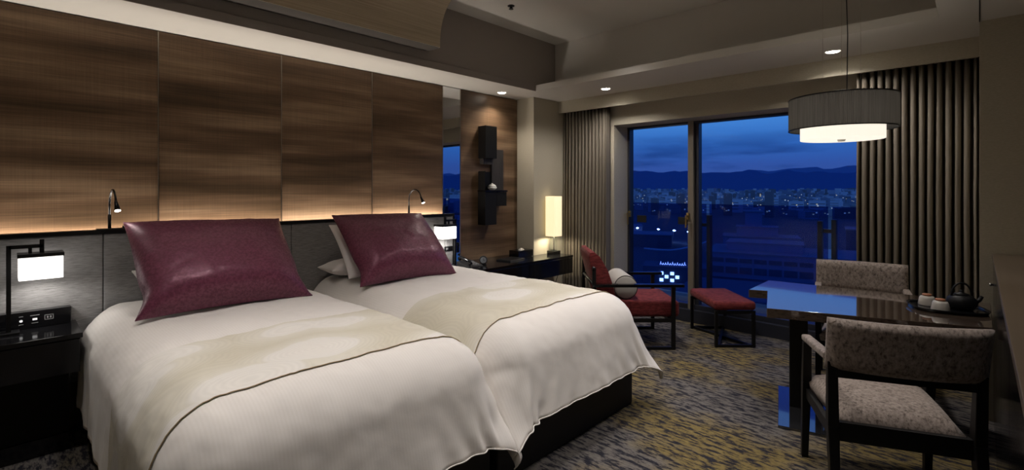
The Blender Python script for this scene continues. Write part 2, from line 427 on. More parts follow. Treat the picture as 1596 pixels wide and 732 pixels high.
# curved wood canopy hanging above the beds
prof = [(0.50, 2.545), (0.66, 2.545)]
for i in range(17):
    a = math.pi / 2 * i / 16
    ex = 1.12 - 0.46 * max(math.cos(a), 0) ** (2 / 2.5); ez = 2.545 + 0.425 * math.sin(a) ** (2 / 2.5)
    prof.append((ex, ez))
prof += [(0.50, 2.97)]
vs = [(x, y, z) for y in (-0.9, 2.46) for x, z in prof]; n = len(prof)
fs = [tuple(range(n)), tuple(reversed(range(n, 2 * n)))] + [(i, n + i, n + (i + 1) % n, (i + 1) % n) for i in range(n)]
cp = thing('ceiling_canopy', 'curved pale wood canopy panel hanging from the raised ceiling above the beds', 'canopy')
face = MB()
k = n - 3
fv = [(x, y, z) for y in (-0.9, 2.46) for x, z in [(p[0] + 0.003, p[1] - 0.0) for p in prof[1:-1]]]
q = len(prof[1:-1])
MB().add(vs, fs).build('canopy_body', 'canopy_edge', cp)
pl = prof[1:-1]
vs2 = []
for y in (-0.9, 2.456):
    vs2 += [(x + 0.004, y, z) for x, z in pl] + [(x + 0.0005, y, z) for x, z in reversed(pl)]
nn = 2 * q
MB().add(vs2, [tuple(range(nn)), tuple(reversed(range(nn, 2 * nn)))] + [(i, nn + i, nn + (i + 1) % nn, (i + 1) % nn) for i in range(nn)]).build('wood_face', 'canopy_wood', cp)

# mirror strip
mi = thing('wall_mirror', 'tall narrow mirror strip between wood wall panels, reflecting the blue window', 'mirror', (0, 3.12, 0))
B(-0.029, -0.004, -0.111, 0.111, 0.47, ZS - 0.006).build('mirror_plate', 'mirror', mi)
for sy in (-1, 1):
    B(-0.029, 0.001, sy * 0.1135 - 0.002, sy * 0.1135 + 0.002, 0.47, ZS - 0.006).build('edge_trim', 'steel_trim', mi)

# ------------------------------------------------------------------ window
WX0, WX1, WZ0, WZ1, WY = 0.862, 3.45, 0.13, 2.112, 5.06
win = tag(bpy.data.objects.new('window_1', None), 'wide floor-length window with brown metal frame', None, None, 'structure'); COL.objects.link(win)
def wpart(name, x0, x1, z0, z1, m, y0=WY, y1=WY + 0.07): return B(x0, x1, y0, y1, z0, z1).build(name, m, win, 0.002)
wpart('frame_stile', WX0, WX0 + 0.028, WZ0, WZ1, 'window_frame_dark', 5.04, 5.13)
wpart('frame_stile', 1.595, 1.655, WZ0, WZ1, 'window_frame_metal', 5.02, 5.13)
wpart('frame_stile', 1.657, 1.70, WZ0, WZ1, 'window_frame_dark', 5.05, 5.13)
wpart('frame_stile', 3.42, 3.45, WZ0, WZ1, 'window_frame_dark', 5.04, 5.13)
wpart('frame_rail', WX0, WX1, WZ1 - 0.022, WZ1, 'window_frame_dark', 5.035, 5.135)
wpart('frame_rail', WX0, WX1, WZ0, WZ0 + 0.05, 'window_frame_dark', 5.035, 5.135)
wpart('window_pane', WX0 + 0.025, 1.60, WZ0 + 0.04, WZ1 - 0.02, 'window_glass', 5.085, 5.093)
wpart('window_pane', 1.695, 3.425, WZ0 + 0.04, WZ1 - 0.02, 'window_glass', 5.085, 5.093)
for x0, lx, s in ((0.968, 0.905, 1), (1.462, 1.598, -1)):
    wpart('lock_plate', x0, x0 + 0.115, 1.015, 1.095, 'black_matt', 5.07, 5.0845)
    hm = MB(); hm.bar((lx, 5.015, 1.11), (lx, 4.965, 1.11), 0.02, 0.02); hm.bar((lx, 4.972, 1.12), (lx + s * 0.004, 4.972, 0.99), 0.014, 0.016)
    hm.box(lx - 0.014, lx + 0.014, 5.005, 5.035, 1.075, 1.145)
    hm.build('window_handle', 'brass', win, 0.002)

# ------------------------------------------------------------------ balcony
struct('balcony_floor', B(-2.0, 6.0, 5.16, 6.45, -0.25, -0.03), 'balcony_concrete', 'dark balcony slab outside the window')
rl = thing('balcony_railing', 'tinted glass balcony railing with dark posts outside the window', 'railing', (0, 6.25, -0.03))
xs = [-2.0, -0.02, 1.315, 2.65, 3.98, 5.9]
for a, b in zip(xs[:-1], xs[1:]):
    B(a + 0.02, b - 0.02, -0.006, 0.006, 0.06, 1.235).build('glass_panel', 'tinted_rail_glass', rl)
for x in xs[1:-1]:
    for dx in (-0.075, 0.055):
        B(x + dx - 0.022, x + dx + 0.022, -0.13, -0.05, 0.0, 1.10 if dx > 0 else 1.08).build('post', 'window_frame_dark', rl, 0.003)
    B(x - 0.07, x + 0.05, -0.06, 0.012, 0.95, 0.99).build('clamp', 'window_frame_dark', rl)

# ------------------------------------------------------------------ city, hills (far, in metres)
GZ = -40.0
struct('ground', MB().add([(-9000, 40, GZ), (9000, 40, GZ), (9000, 12000, GZ), (-9000, 12000, GZ)], [(0, 1, 2, 3)]), 'city_ground', 'dark city ground far below')
def ridge(name, r0, r1, r2, hfun, m, label):
    vs, fs = [], []; N = 260; rows = 9
    for i in range(N + 1):
        a = R(-80 + 160 * i / N); H = hfun(a)
        for j in range(rows):
            u = j / (rows - 1)
            rad = r0 + (r2 - r0) * u
            hh = H * math.sin(math.pi * min(1, u * 1.0)) ** 0.8 * (0.86 + 0.28 * noise.noise(Vector((a * 26, u * 5, r0 * 0.01))))
            vs.append((math.sin(a) * rad, math.cos(a) * rad, GZ + max(hh, 0)))
    for i in range(N):
        for j in range(rows - 1):
            p = i * rows + j
            fs.append((p, p + 1, p + rows + 1, p + rows))
    o = MB().add(vs, fs).build(name, m, smooth=True); tag(o, label, None, None, 'structure'); return o
def h1(a): return 300 + 70 * noise.noise(Vector((a * 7.0, 1.3, 0))) + 40 * noise.noise(Vector((a * 22, 4.3, 0))) + 14 * noise.noise(Vector((a * 70, 7.3, 0))) + (60 if a < R(-24) else 60 * max(0, 1 - (a - R(-24)) / R(4)))
def h2(a): return 385 + 120 * math.exp(-((a - R(-9)) / R(7)) ** 2) + 60 * noise.noise(Vector((a * 9.0, 11.3, 0))) + 20 * noise.noise(Vector((a * 40, 14.3, 0)))
ridge('mountain_ridge', 6500, 0, 8600, h1, 'hazy_forest_ridge', 'dark wooded mountain ridge behind the city')
ridge('mountain_ridge_far', 9500, 0, 12500, h2, 'hazy_forest_ridge_far', 'farther mountain ridge, paler from haze in its colour')

rng = random.Random(11)
def bmesh_building(w, d, hgt, kind):
    b = MB(); b.box(-w / 2, w / 2, -d / 2, d / 2, 0, hgt); b.box(-w / 2, w / 2, -d / 2, -d / 2 + 0.4, hgt, hgt + 1.0)
    return b
protos = []
for i in range(8):
    w, d, hgt = ((18, 14, 22), (26, 14, 16), (14, 14, 30), (34, 16, 20), (20, 16, 12), (12, 12, 36), (40, 18, 14), (24, 18, 26))[i]
    root = bmesh_building(w, d, hgt, i).build('city_building', ('city_wall', 'city_wall_dark', 'city_wall_mid', 'city_wall_pale')[i % 4])
    kids = [B(-w * 0.2, w * 0.15, -d * 0.2, d * 0.3, hgt, hgt + 3.5).build('roof_hut', 'city_roof', root)]
    for r in range(3):
        zz = hgt * (0.25 + 0.25 * r)
        kids.append(B(-w * 0.46, w * 0.46, -d / 2 - 0.15, -d / 2 - 0.01, zz, zz + 1.6).build('window_band', 'city_wall_dark' if i % 3 else 'city_roof', root))
    for r in range(2):
        xx = rng.uniform(-w * 0.4, w * 0.3); zz = hgt * rng.uniform(0.2, 0.8)
        kids.append(B(xx, xx + 2.4, -d / 2 - 0.3, -d / 2 - 0.16, zz, zz + 1.8).build('lit_window', 'lit_window_warm' if (i + r) % 2 else 'lit_window_cool', root))
    tag(root, 'small far city block seen above the glass railing, below the mountains', 'building', 'far city blocks beyond the window')
    protos.append((root, kids))
cnt = 0
spots = []
used = set()
while cnt < 230:
    a = R(rng.uniform(-35, -5)); rad = rng.uniform(780, 2100)
    px_, py_ = math.sin(a) * rad, math.cos(a) * rad
    if any((px_ - u) ** 2 + (py_ - v) ** 2 < 46 ** 2 for u, v in spots): continue
    spots.append((px_, py_))
    i = rng.randrange(8); root, kids = protos[i]
    if i not in used:
        used.add(i); o = root; ks = kids
    else:
        o = root.copy(); COL.objects.link(o); ks = []
        for kk in kids:
            if rad < 1500 or kk.name.startswith(('roof', 'lit')):
                c = kk.copy(); COL.objects.link(c); c.parent = o; ks.append(c)
    o.location = (3.8 + math.sin(a) * rad, math.cos(a) * rad, GZ); o.rotation_euler = (0, 0, -a + R(rng.uniform(-35, 35)))
    s_ = rng.uniform(0.75, 1.05); o.scale = (s_, s_, s_ * rng.uniform(0.7, 1.15))
    cnt += 1
fars = [MB(), MB(), MB(), MB()]; lit = MB()
for i in range(5200):
    a = R(rng.uniform(-62, 66)); rad = 2160 + 4300 * rng.random() ** 0.8
    if not (-39 < math.degrees(a) < -1): rad = 500 + 5900 * rng.random() ** 0.8
    w, d, hgt = rng.uniform(12, 38), rng.uniform(12, 20), rng.choice((7, 9, 12, 14, 18, 22, 28, 44 if rad > 3000 else 20)) * rng.uniform(0.7, 1.1)
    M = Matrix.Translation((math.sin(a) * rad, math.cos(a) * rad, GZ)) @ Matrix.Rotation(-a + R(rng.uniform(-40, 40)), 4, 'Z')
    far = rng.choice(fars)
    far.box(-w / 2, w / 2, -d / 2, d / 2, 0, hgt, M)
    if rng.random() < 0.11:
        lit.box(-3, 3, -d / 2 - 1.0, -d / 2 - 0.5, hgt * 0.5, hgt * 0.5 + 4.5, M)
fo = fars[0].build('distant_city_blocks', 'city_wall'); tag(fo, 'dense carpet of tiny distant buildings at the foot of the mountains', 'buildings', None, 'stuff')
for fm, mm in zip(fars[1:], ('city_wall_dark', 'city_wall_pale', 'city_wall_mid')):
    q_ = fm.build('city_blocks', mm, fo); q_['kind'] = 'stuff'
lo = lit.build('lit_windows', 'lit_window_warm', fo); lo['kind'] = 'stuff'

# nearer buildings below the balcony
def near_building(name, label, loc, rz, boxes, wall, roofm, bands=(), group=None):
    t = thing(name, label, 'building', loc, rz, group)
    for bx in boxes:
        B(*bx).build('wall_block', wall, t)
        x0, x1, y0, y1, z0, z1 = bx
        B(x0 - 0.5, x1 + 0.5, y0 - 0.5, y1 + 0.5, z1, z1 + 0.7).build('roof_slab', roofm, t)
    for (x0, x1, yy, z0, z1) in bands:
        k = max(1, int((x1 - x0) / 6))
        for j in range(k):
            B(x0 + j * (x1 - x0) / k + 0.4, x0 + (j + 1) * (x1 - x0) / k - 0.4, yy - 0.2, yy - 0.02, z0, z1).build('window', 'city_wall_dark', t)
    return t
near_building('stepped_building', 'pale stepped block with small rooftop tower behind the railing glass', (-100, 345, GZ), R(18),
              [(-22, 22, -12, 12, 0, 10), (-14, 10, -8, 10, 10.7, 16), (-9, 1, -5, 6, 16.7, 26)], 'city_wall', 'city_roof', [(-20, 20, -12, 3, 6)])
near_building('long_hall', 'long low flat-roofed hall beyond the railing, above the table corner', (-48, 262, GZ), R(14),
              [(-48, 40, -18, 18, 0, 11), (-40, -8, -8, 10, 11.7, 15)], 'city_wall', 'city_roof', [(-46, 38, -18, 2, 5), (-46, 38, -18, 7, 9)])
near_building('wide_block', 'wide dark block in front of the long hall, half hidden by the table', (-22, 168, GZ), R(14),
              [(-46, 44, -16, 16, 0, 9), (10, 34, -9, 8, 9.7, 14)], 'city_wall', 'city_wall_dark', [(-44, 42, -16, 2, 5)])
near_building('office_block', 'dark office block near the right end of the railing view', (-30, 360, GZ), R(10),
              [(-25, 30, -12, 12, 0, 17), (-10, 4, -6, 6, 17.7, 22)], 'city_wall_dark', 'city_roof', [(-23, 28, -12, 4, 6), (-23, 28, -12, 10, 12)])
near_building('round_corner_block', 'low block with a pale roof edge left of the mullion', (-192, 326, GZ), R(24),
              [(-30, 36, -14, 14, 0, 8)], 'city_wall_dark', 'city_roof', [(-28, 34, -14, 2, 5)])
near_building('warehouse', 'low warehouse roof at the left edge of the window', (-235, 372, GZ), R(30),
              [(-26, 30, -14, 14, 0, 9), (-10, 8, -8, 8, 9.7, 12)], 'city_wall', 'city_roof', [(-24, 28, -14, 2, 5)])
# curved low wall of the river bank
pts = [(-141.5, 267.0, -34.5), (-132.7, 266.8, -34.5), (-125.9, 269.2, -34.5), (-124.5, 278.9, -34.5), (-124.9, 294.1, -34.5), (-126.8, 314.1, -34.5), (-130.0, 332.4, -34.5), (-136.2, 350.1, -34.5)]
cw = MB().tube(pts, 0.55, 6).build('curved_parapet', 'satin_white', smooth=True); tag(cw, 'thin pale curved parapet line left of the window mullion', 'parapet')
# shop with lit window blocks and a rooftop sign
sh = thing('lit_shop', 'small shop with checkered white lit windows and glowing roof sign outside', 'shop', (-92, 200, GZ), R(25))
B(-12, 15, 0, 16, 0, 7.6).build('shop_wall', 'city_wall_dark', sh)
for cx_, rows in ((-4.2, (0, 2)), (-2.1, (1,)), (0.2, (0, 2)), (2.3, (1,))):
    for r_ in rows:
        B(cx_ - 0.75, cx_ + 0.75, -0.25, -0.02, 1.2 + r_ * 1.45, 2.55 + r_ * 1.45).build('lit_pane', 'shop_window_glow', sh, 0.2)
B(-5, 6.5, -0.3, 0.0, 8.2, 8.35).build('sign_rail', 'city_wall_dark', sh)
xx = -4.8
for i in range(11):      # unreadable script strokes of the roof sign
    hh = (1.5, 0.9, 1.0, 1.4, 0.9, 1.5, 0.9, 1.3, 0.9, 1.0, 1.6)[i]
    st = MB(); st.bar((xx, -0.15, 8.4), (xx + 0.35, -0.15, 8.4 + hh), 0.2, 0.25)
    st.bar((xx + 0.3, -0.15, 8.4 + hh * 0.7), (xx + 0.75, -0.15, 8.5), 0.2, 0.22)
    st.build('sign_stroke', 'shop_sign_glow', sh); xx += 0.98
for i, (x, y, lab) in enumerate(((-200.5, 363, 'bright street lamp nearest the left window jamb'), (-182, 363, 'bright street lamp midway between window jamb and mullion'),
                     (-167.5, 360.5, 'pair-like street lamp left of the lock plate by the mullion'), (-154.5, 357, 'bright street lamp touching the window mullion'))):
    t = thing('street_lamp', lab, 'street lamp', (x, y, GZ), R(25), 'street lamps across the street')
    MB().tube([(0, 0, 0), (0, 0, 8.4), (0.6, -0.6, 9.0)], 0.14, 6).build('pole', 'city_wall_dark', t)
    MB().lathe([(0.3, -0.45), (1.0, -0.15), (1.0, 0.25), (0.3, 0.5)], 10, c=(0.6, -0.6, 9.0)).build('lamp_head', 'street_light_glow', t, smooth=True)

# ------------------------------------------------------------------ curtains
def curtain(label, x0, x1, folds, ph):
    t = thing('curtain', label, 'curtain', ((x0 + x1) / 2, 4.648, 0.01), 0, 'pair of taupe curtains')
    vs, fs = [], []; N = folds * 14; rows = 14; W = x1 - x0
    jit = [noise.noise(Vector((i * 3.1 + ph, 0.3, 0))) for i in range(folds + 3)]
    for j in range(rows + 1):
        z = 2.30 * j / rows
        for i in range(N + 1):
            u = i / N; k = u * folds; kk = int(k)
            amp = 0.052 * (1 + 0.35 * jit[kk]) * (0.88 + 0.25 * (1 - j / rows))
            wob = 0.004 * noise.noise(Vector((u * 9 + ph, z * 1.2, 0)))
            c = math.cos(2 * math.pi * k)
            vs.append((-W / 2 + W * u + 0.006 * math.sin(4 * math.pi * k) + wob, -amp * (abs(c) ** 0.75 * (1 if c > 0 else -1)), z))
    for j in range(rows):
        for i in range(N):
            p = j * (N + 1) + i; fs.append((p, p + 1, p + N + 2, p + N + 1))
    o = MB().add(vs, fs).build('curtain_cloth', 'curtain_fabric', t, smooth=True)
    sm = o.modifiers.new('solid', 'SOLIDIFY'); sm.thickness = 0.003
    B(-W / 2, W / 2, -0.012, 0.012, 2.305, 2.325).build('curtain_track', 'black_matt', t)
curtain('narrow taupe pleated curtain beside the table lamp', 0.262, 0.862, 13, 1.0)
curtain('wide taupe pleated curtain behind the tea tray', 3.135, 3.812, 14, 5.0)

# ------------------------------------------------------------------ headboard with ledge and LED strip
HY0, HY1 = -0.9, 3.05
hb = thing('headboard', 'long grey upholstered headboard with black ledge along the wood wall', 'headboard', (0, 0, 0))
for a, b in ((-0.9, -0.48), (-0.48, 0.409), (0.409, 1.49), (1.49, 2.50), (2.50, 2.943)):
    B(0.067, 0.12, a + 0.0015, b - 0.0015, 0.30, 1.136).build('upholstered_panel', 'grey_headboard_fabric', hb, 0.006)
B(0.067, 0.12, 2.946, HY1 - 0.0155, 0.668, 1.136).build('upholstered_panel', 'grey_headboard_fabric', hb, 0.004)
B(0.062, 0.128, HY0, HY1, 1.136, 1.160).build('ledge', 'black_wood', hb, 0.002)
B(0.06, 0.126, HY1 - 0.014, HY1, 0.665, 1.136).build('end_panel', 'black_wood', hb)
B(0.056, 0.066, HY0, 2.943, 0.30, 1.135).build('back_board', 'black_wood', hb)
B(0.004, 0.055, HY0, HY1 - 0.03, 1.07, 1.085).build('led_strip', 'black_matt', hb)
ld = bpy.data.lights.new('led_strip_light', 'AREA'); ld.shape = 'RECTANGLE'; ld.size = HY1 - HY0 - 0.1; ld.size_y = 0.03; ld.energy = P_LEDGE; ld.color = WARM
lo_ = bpy.data.objects.new('led_strip_light', ld); COL.objects.link(lo_); lo_.location = (0.034, (HY0 + HY1) / 2, 1.095); lo_.rotation_euler = (R(180), 0, R(90)); lo_.parent = hb
B(0.1205, 0.126, 2.93, 3.025, 0.80, 0.845).build('socket_plate', 'black_lacquer', hb)
for y in (2.945, 2.962): B(0.126, 0.1275, y, y + 0.006, 0.812, 0.832).build('socket_key', 'grey_print', hb)

# ------------------------------------------------------------------ beds
def bed_frame(label, y0, y1):
    t = thing('bed', label, 'bed', (1.16, (y0 + y1) / 2, 0), 0, 'twin beds')
    w = (y1 - y0) / 2
    B(-1.02, 1.025, -w + 0.01, w - 0.01, 0.0, 0.34).build('bed_base', 'black_matt', t, 0.01)
    B(-1.02, 1.01, -w + 0.03, w - 0.03, 0.345, 0.60).build('mattress', 'pillow_cotton', t, 0.05, seg=3)
bed_frame('black-based twin bed nearest the left bedside lamp', 0.33, 1.575)
bed_frame('black-based twin bed nearest the window', 1.605, 2.86)

def duvet_fn(y0, y1, xh, xf, dz0, dy0, dy1, seed, inner=0):
    r = 0.20; W = y1 - y0
    def P(s, t, lift=0.0):
        # s: across (0..W on top), t: along from head (0..L)
        L = xf - xh
        es0 = max(0.0, r - s); es1 = max(0.0, s - (W - r)); et = max(0.0, t - (L - r))
        es = max(es0, es1); sg = -1 if es0 > 0 else 1
        bx_ = xh + min(t, L - r); by_ = y0 + min(max(s, r), W - r)
        e = (es ** 3.2 + et ** 3.2) ** (1 / 3.2) if es > 0 and et > 0 else max(es, et)
        ph = math.atan2(es, et) if e > 0 else 0.0
        thm = R(77) + R(10) * math.sin(ph) ** 2
        q = r * thm
        if e < q:
            out = r * math.sin(e / r); dn = r * (1 - math.cos(e / r)); nz = math.cos(e / r); no = math.sin(e / r)
        else:
            out = r * math.sin(thm) + math.cos(thm) * (e - q); dn = r * (1 - math.cos(thm)) + (e - q) * math.sin(thm); nz = math.cos(thm); no = math.sin(thm)
        cor = math.sin(2 * ph) ** 2 if (es > 0 and et > 0) else 0.0
        if e > q:
            g = (e - q) / 0.35
            side = s if et > es else t
            fold = noise.noise(Vector((side * 7.5 + seed, e * 0.8, seed))) * 0.022 + noise.noise(Vector((side * 17 + seed, e * 1.2, 3.0))) * 0.008
            cdist = min(s, W - s) if et > es else L - t
            cdist = max(cdist, 0.0)
            fold += 0.019 * math.exp(-cdist / 0.24) * math.sin((cdist + 0.55 * e) * 46 + 3 * noise.noise(Vector((cdist * 5, e * 4, seed))))
            out += fold * min(g, 1.2) + cor * 0.13 * min(g, 1.3)
            dn += cor * 0.02 * g
        # puffed top
        u = min(max(s / W, 0), 1); v = min(max(t / L, 0), 1)
        puff = 0.035 * (4 * u * (1 - u)) ** 0.6 * min(1.0, (1 - v) * 5 + 0.3)
        wr = 0.007 * noise.noise(Vector((s * 4.1 + seed, t * 3.3, 1))) + 0.003 * noise.noise(Vector((s * 13, t * 11 + seed, 2))) + 0.0018 * noise.noise(Vector((s * 40, t * 28 + seed, 5)))
        wr *= 1.6 * (0.35 + 0.65 * nz)
        ox, oy = (math.cos(ph), math.sin(ph) * sg) if e > 0 else (0, 0)
        z = dz0 - dn + puff * nz + (wr + lift) * nz
        dy = oy * (out + (wr + lift) * no)
        if inner == sg: dy = max(-(r + lift), min(r + lift, dy))
        return (bx_ + ox * (out + (wr + lift) * no), by_ + dy, z)
    return P, W, xf - xh
def grid(P, s0, s1, t0, t1, ns, nt, lift=0.0):
    vs = [P(s0 + (s1 - s0) * i / ns, t0 + (t1 - t0) * j / nt, lift) for j in range(nt + 1) for i in range(ns + 1)]
    fs = [(j * (ns + 1) + i, j * (ns + 1) + i + 1, (j + 1) * (ns + 1) + i + 1, (j + 1) * (ns + 1) + i) for j in range(nt) for i in range(ns)]
    return MB().add(vs, fs)
def duvet(label, y0, y1, d0, d1, seed, inner):
    xh, xf = 0.16, 2.24
    P, W, L = duvet_fn(y0, y1, xh, xf, 0.70, d0, d1, seed, inner)
    o = grid(P, -d0, W + d1, 0.0, L + 0.335, 120, 150).build('duvet', 'white_linen', smooth=True)
    sm = o.modifiers.new('solid', 'SOLIDIFY'); sm.thickness = 0.012; sm.offset = -1
    tag(o, label, 'duvet', 'white duvets')
    ro = grid(P, -d0 + 0.003, W + d1 - 0.003, 1.20, 1.865, 120, 50, 0.004).build('printed_band', 'runner_print', o, smooth=True)
    ro['label'] = 'cream band printed with pale olive rounded swirls'
    pts = [P(-d0 + (W + d0 + d1) * i / 120, 1.866, 0.005) for i in range(121)]
    MB().tube(pts, 0.0022, 6).build('piping', 'tan_piping', o, smooth=True)['label'] = 'thin tan piping line'
    hem = [P(-d0 + (W + d0 + d1) * i / 120, L + 0.335, 0.004) for i in range(121)]
    MB().tube(hem, 0.003, 6).build('hem', 'white_linen', o, smooth=True)
duvet('white duvet draped over the bed nearest the left bedside lamp', 0.298, 1.589, 0.40, 0.24, 3.7, 1)
duvet('white duvet draped over the bed nearest the window', 1.594, 2.93, 0.32, 0.30, 9.2, -1)

# ------------------------------------------------------------------ pillows
def pillow_mesh(w, h, t, seed, pinch=0.05, wr=0.006, nx=60, ny=50, belly=0.0):
    vs, fs = [], []
    def pt(u, v, sd):
        x = u * w / 2 * (1 - pinch * (1 - v * v) * abs(u) ** 2); y = v * h / 2 * (1 - pinch * 1.3 * (1 - u * u) * abs(v) ** 2)
        wv_ = v if not belly else ((v + belly) / (1 + belly) if v > -belly else (v + belly) / (1 - belly))
        T = (max(0, 1 - abs(u) ** 3.0) * max(0, 1 - abs(wv_) ** (2.4 if belly else 3.0))) ** 0.6
        if belly: x += math.copysign(0.02, u) * abs(u) ** 6 * (max(0, -v) ** 6 - 0.9 * math.exp(-((v + 0.62) / 0.22) ** 2))
        z = sd * t / 2 * T * ((1.35 if sd > 0 else 0.25) if belly else 1) + wr * T ** 0.5 * (noise.noise(Vector((u * 3 + seed, v * 3, sd))) + 0.5 * noise.noise(Vector((u * 9 + seed, v * 8, sd)))) + sd * 0.004
        return (x, y, z)
    N = (nx + 1) * (ny + 1)
    for sd in (1, -1):
        for j in range(ny + 1):
            for i in range(nx + 1):
                vs.append(pt(-1 + 2 * i / nx, -1 + 2 * j / ny, sd))
    for k in (0, 1):
        for j in range(ny):
            for i in range(nx):
                p = k * N + j * (nx + 1) + i; q = (p, p + 1, p + nx + 2, p + nx + 1)
                fs.append(q if k == 0 else tuple(reversed(q)))
    bd = [i for i in range(nx + 1)] + [(j + 1) * (nx + 1) - 1 for j in range(1, ny + 1)] + [ny * (nx + 1) + i for i in range(nx - 1, -1, -1)] + [j * (nx + 1) for j in range(ny - 1, 0, -1)]
    for a, b in zip(bd, bd[1:] + bd[:1]):
        fs.append((a, N + a, N + b, b))
    return MB().add(vs, fs)
def frame_from(bl, br, tl, tr):
    bl, br, tl, tr = map(Vector, (bl, br, tl, tr))
    c = (bl + br + tl + tr) / 4; X = ((br + tr) - (bl + tl)).normalized(); Y = ((tl + tr) - (bl + br)); Y = (Y - X * Y.dot(X)).normalized(); Z = X.cross(Y)
    M = Matrix((X, Y, Z)).transposed().to_4x4(); M.translation = c; return M
def pillow(name, label, cat, group, M, w, h, t, m, seed, pinch=0.05, wr=0.006, belly=0.0):
    o = pillow_mesh(w, h, t, seed, pinch, wr, belly=belly).build(name, m, smooth=True); o.matrix_world = M
    return tag(o, label, cat, group)
G1, G2 = 'wine satin cushions on the beds', 'white pillows behind the cushions'
M = frame_from((0.79, 0.47, 0.745), (0.77, 1.265, 0.745), (0.30, 0.525, 1.205), (0.30, 1.36, 1.175))
pillow('cushion', 'large wine satin cushion leaning on the headboard nearest the left bedside lamp', 'cushion', G1, M, 0.86, 0.68, 0.25, 'wine_satin', 1.0, 0.045, 0.007, 0.5)
M = frame_from((0.80, 1.65, 0.74), (0.81, 2.39, 0.74), (0.35, 1.755, 1.20), (0.35, 2.57, 1.175))
pillow('cushion', 'wine satin cushion leaning on the headboard nearest the window', 'cushion', G1, M, 0.80, 0.66, 0.25, 'wine_satin', 5.0, 0.045, 0.007, 0.5)
M = frame_from((0.56, 0.55, 0.77), (0.54, 1.25, 0.77), (0.22, 0.56, 0.90), (0.22, 1.25, 0.90))
pillow('pillow', 'white pillow peeking out behind the left wine cushion', 'pillow', G2, M, 0.74, 0.42, 0.13, 'pillow_cotton', 2.0)
M = frame_from((0.55, 1.70, 0.78), (0.55, 2.39, 0.78), (0.28, 1.76, 1.10), (0.28, 2.44, 1.10))
pillow('pillow', 'white pillow standing right behind the window-side wine cushion', 'pillow', G2, M, 0.72, 0.48, 0.11, 'pillow_cotton', 3.0)
M = frame_from((0.43, 1.70, 0.80), (0.43, 2.28, 0.80), (0.17, 1.70, 0.80), (0.17, 2.28, 0.80))
pillow('pillow', 'white pillow lying flat under the window-side cushion', 'pillow', G2, M, 0.66, 0.25, 0.12, 'pillow_cotton', 4.0)

# ------------------------------------------------------------------ nightstand and desk console
ns = thing('nightstand', 'black lacquer nightstand left of the beds', 'nightstand', (0.12, -0.35, 0))
B(0.005, 0.365, -0.55, 0.638, 0.635, 0.66).build('top', 'black_lacquer', ns, 0.003)
B(0.005, 0.352, -0.54, 0.628, 0.46, 0.632).build('drawer_box', 'black_wood', ns)
for a, b in ((-0.538, 0.045), (0.051, 0.626)):
    B(0.353, 0.362, a, b, 0.463, 0.631).build('drawer_front', 'black_lacquer', ns, 0.002)
B(0.005, 0.14, -0.54, 0.60, 0.02, 0.46).build('back_panel', 'black_wood', ns)
B(0.005, 0.155, -0.54, 0.60, 0.0, 0.09).build('plinth', 'black_lacquer', ns)
cpn = thing('bedside_control_panel', 'black control panel with small white buttons standing on the nightstand', 'control panel', (0.16, 0.12, 0.66))
B(-0.03, 0.03, -0.30, 0.145, 0.0, 0.09).build('housing', 'black_lacquer', cpn, 0.003)
for y, kind in ((-0.052, 0), (0.0, 1), (0.055, 2)):
    if kind == 0:
        MB().lathe([(0.0065, 0), (0.0065, 0.002)], 14, Matrix.Translation((0.0302, y, 0.045)) @ Matrix.Rotation(R(90), 4, 'Y')).build('button', 'white_glow_button', cpn)
        B(0.0302, 0.0308, y - 0.008, y + 0.008, 0.066, 0.069).build('caption', 'grey_print', cpn); B(0.0302, 0.0308, y - 0.009, y + 0.009, 0.024, 0.027).build('caption', 'grey_print', cpn)
    elif kind == 1:
        B(0.0302, 0.0325, y - 0.009, y + 0.009, 0.042, 0.052).build('button', 'white_glow_button', cpn)
        B(0.0302, 0.0308, y - 0.018, y + 0.018, 0.066, 0.069).build('caption', 'grey_print', cpn); B(0.0302, 0.0308, y - 0.013, y + 0.013, 0.026, 0.029).build('caption', 'grey_print', cpn)
    else:
        fr = MB(); fr.box(0.0302, 0.031, y - 0.018, y + 0.018, 0.060, 0.063); fr.box(0.0302, 0.031, y - 0.018, y + 0.018, 0.036, 0.039)
        fr.box(0.0302, 0.031, y - 0.018, y - 0.015, 0.036, 0.063); fr.box(0.0302, 0.031, y + 0.015, y + 0.018, 0.036, 0.063); fr.box(0.0302, 0.031, y - 0.009, y - 0.002, 0.044, 0.055); fr.box(0.0302, 0.031, y + 0.003, y + 0.010, 0.044, 0.055)
        fr.build('display', 'grey_print', cpn)

dk = thing('desk_console', 'black lacquer wall-hung desk console between bed and curtain', 'desk', (0.0, 2.95, 0))
B(0.002, 0.245, 0.0, 1.47, 0.635, 0.66).build('top', 'black_lacquer', dk)
B(0.247, 0.54, 0.0, 1.47, 0.635, 0.66).build('top', 'black_lacquer', dk)
B(0.256, 0.528, 0.002, 1.465, 0.46, 0.633).build('drawer_box', 'black_wood', dk)
B(0.003, 0.254, 0.002, 1.128, 0.46, 0.633).build('drawer_box', 'black_wood', dk)
for a, b in ((0.004, 0.732), (0.738, 1.466)):
    B(0.529, 0.538, a, b, 0.463, 0.632).build('drawer_front', 'black_lacquer', dk, 0.002)
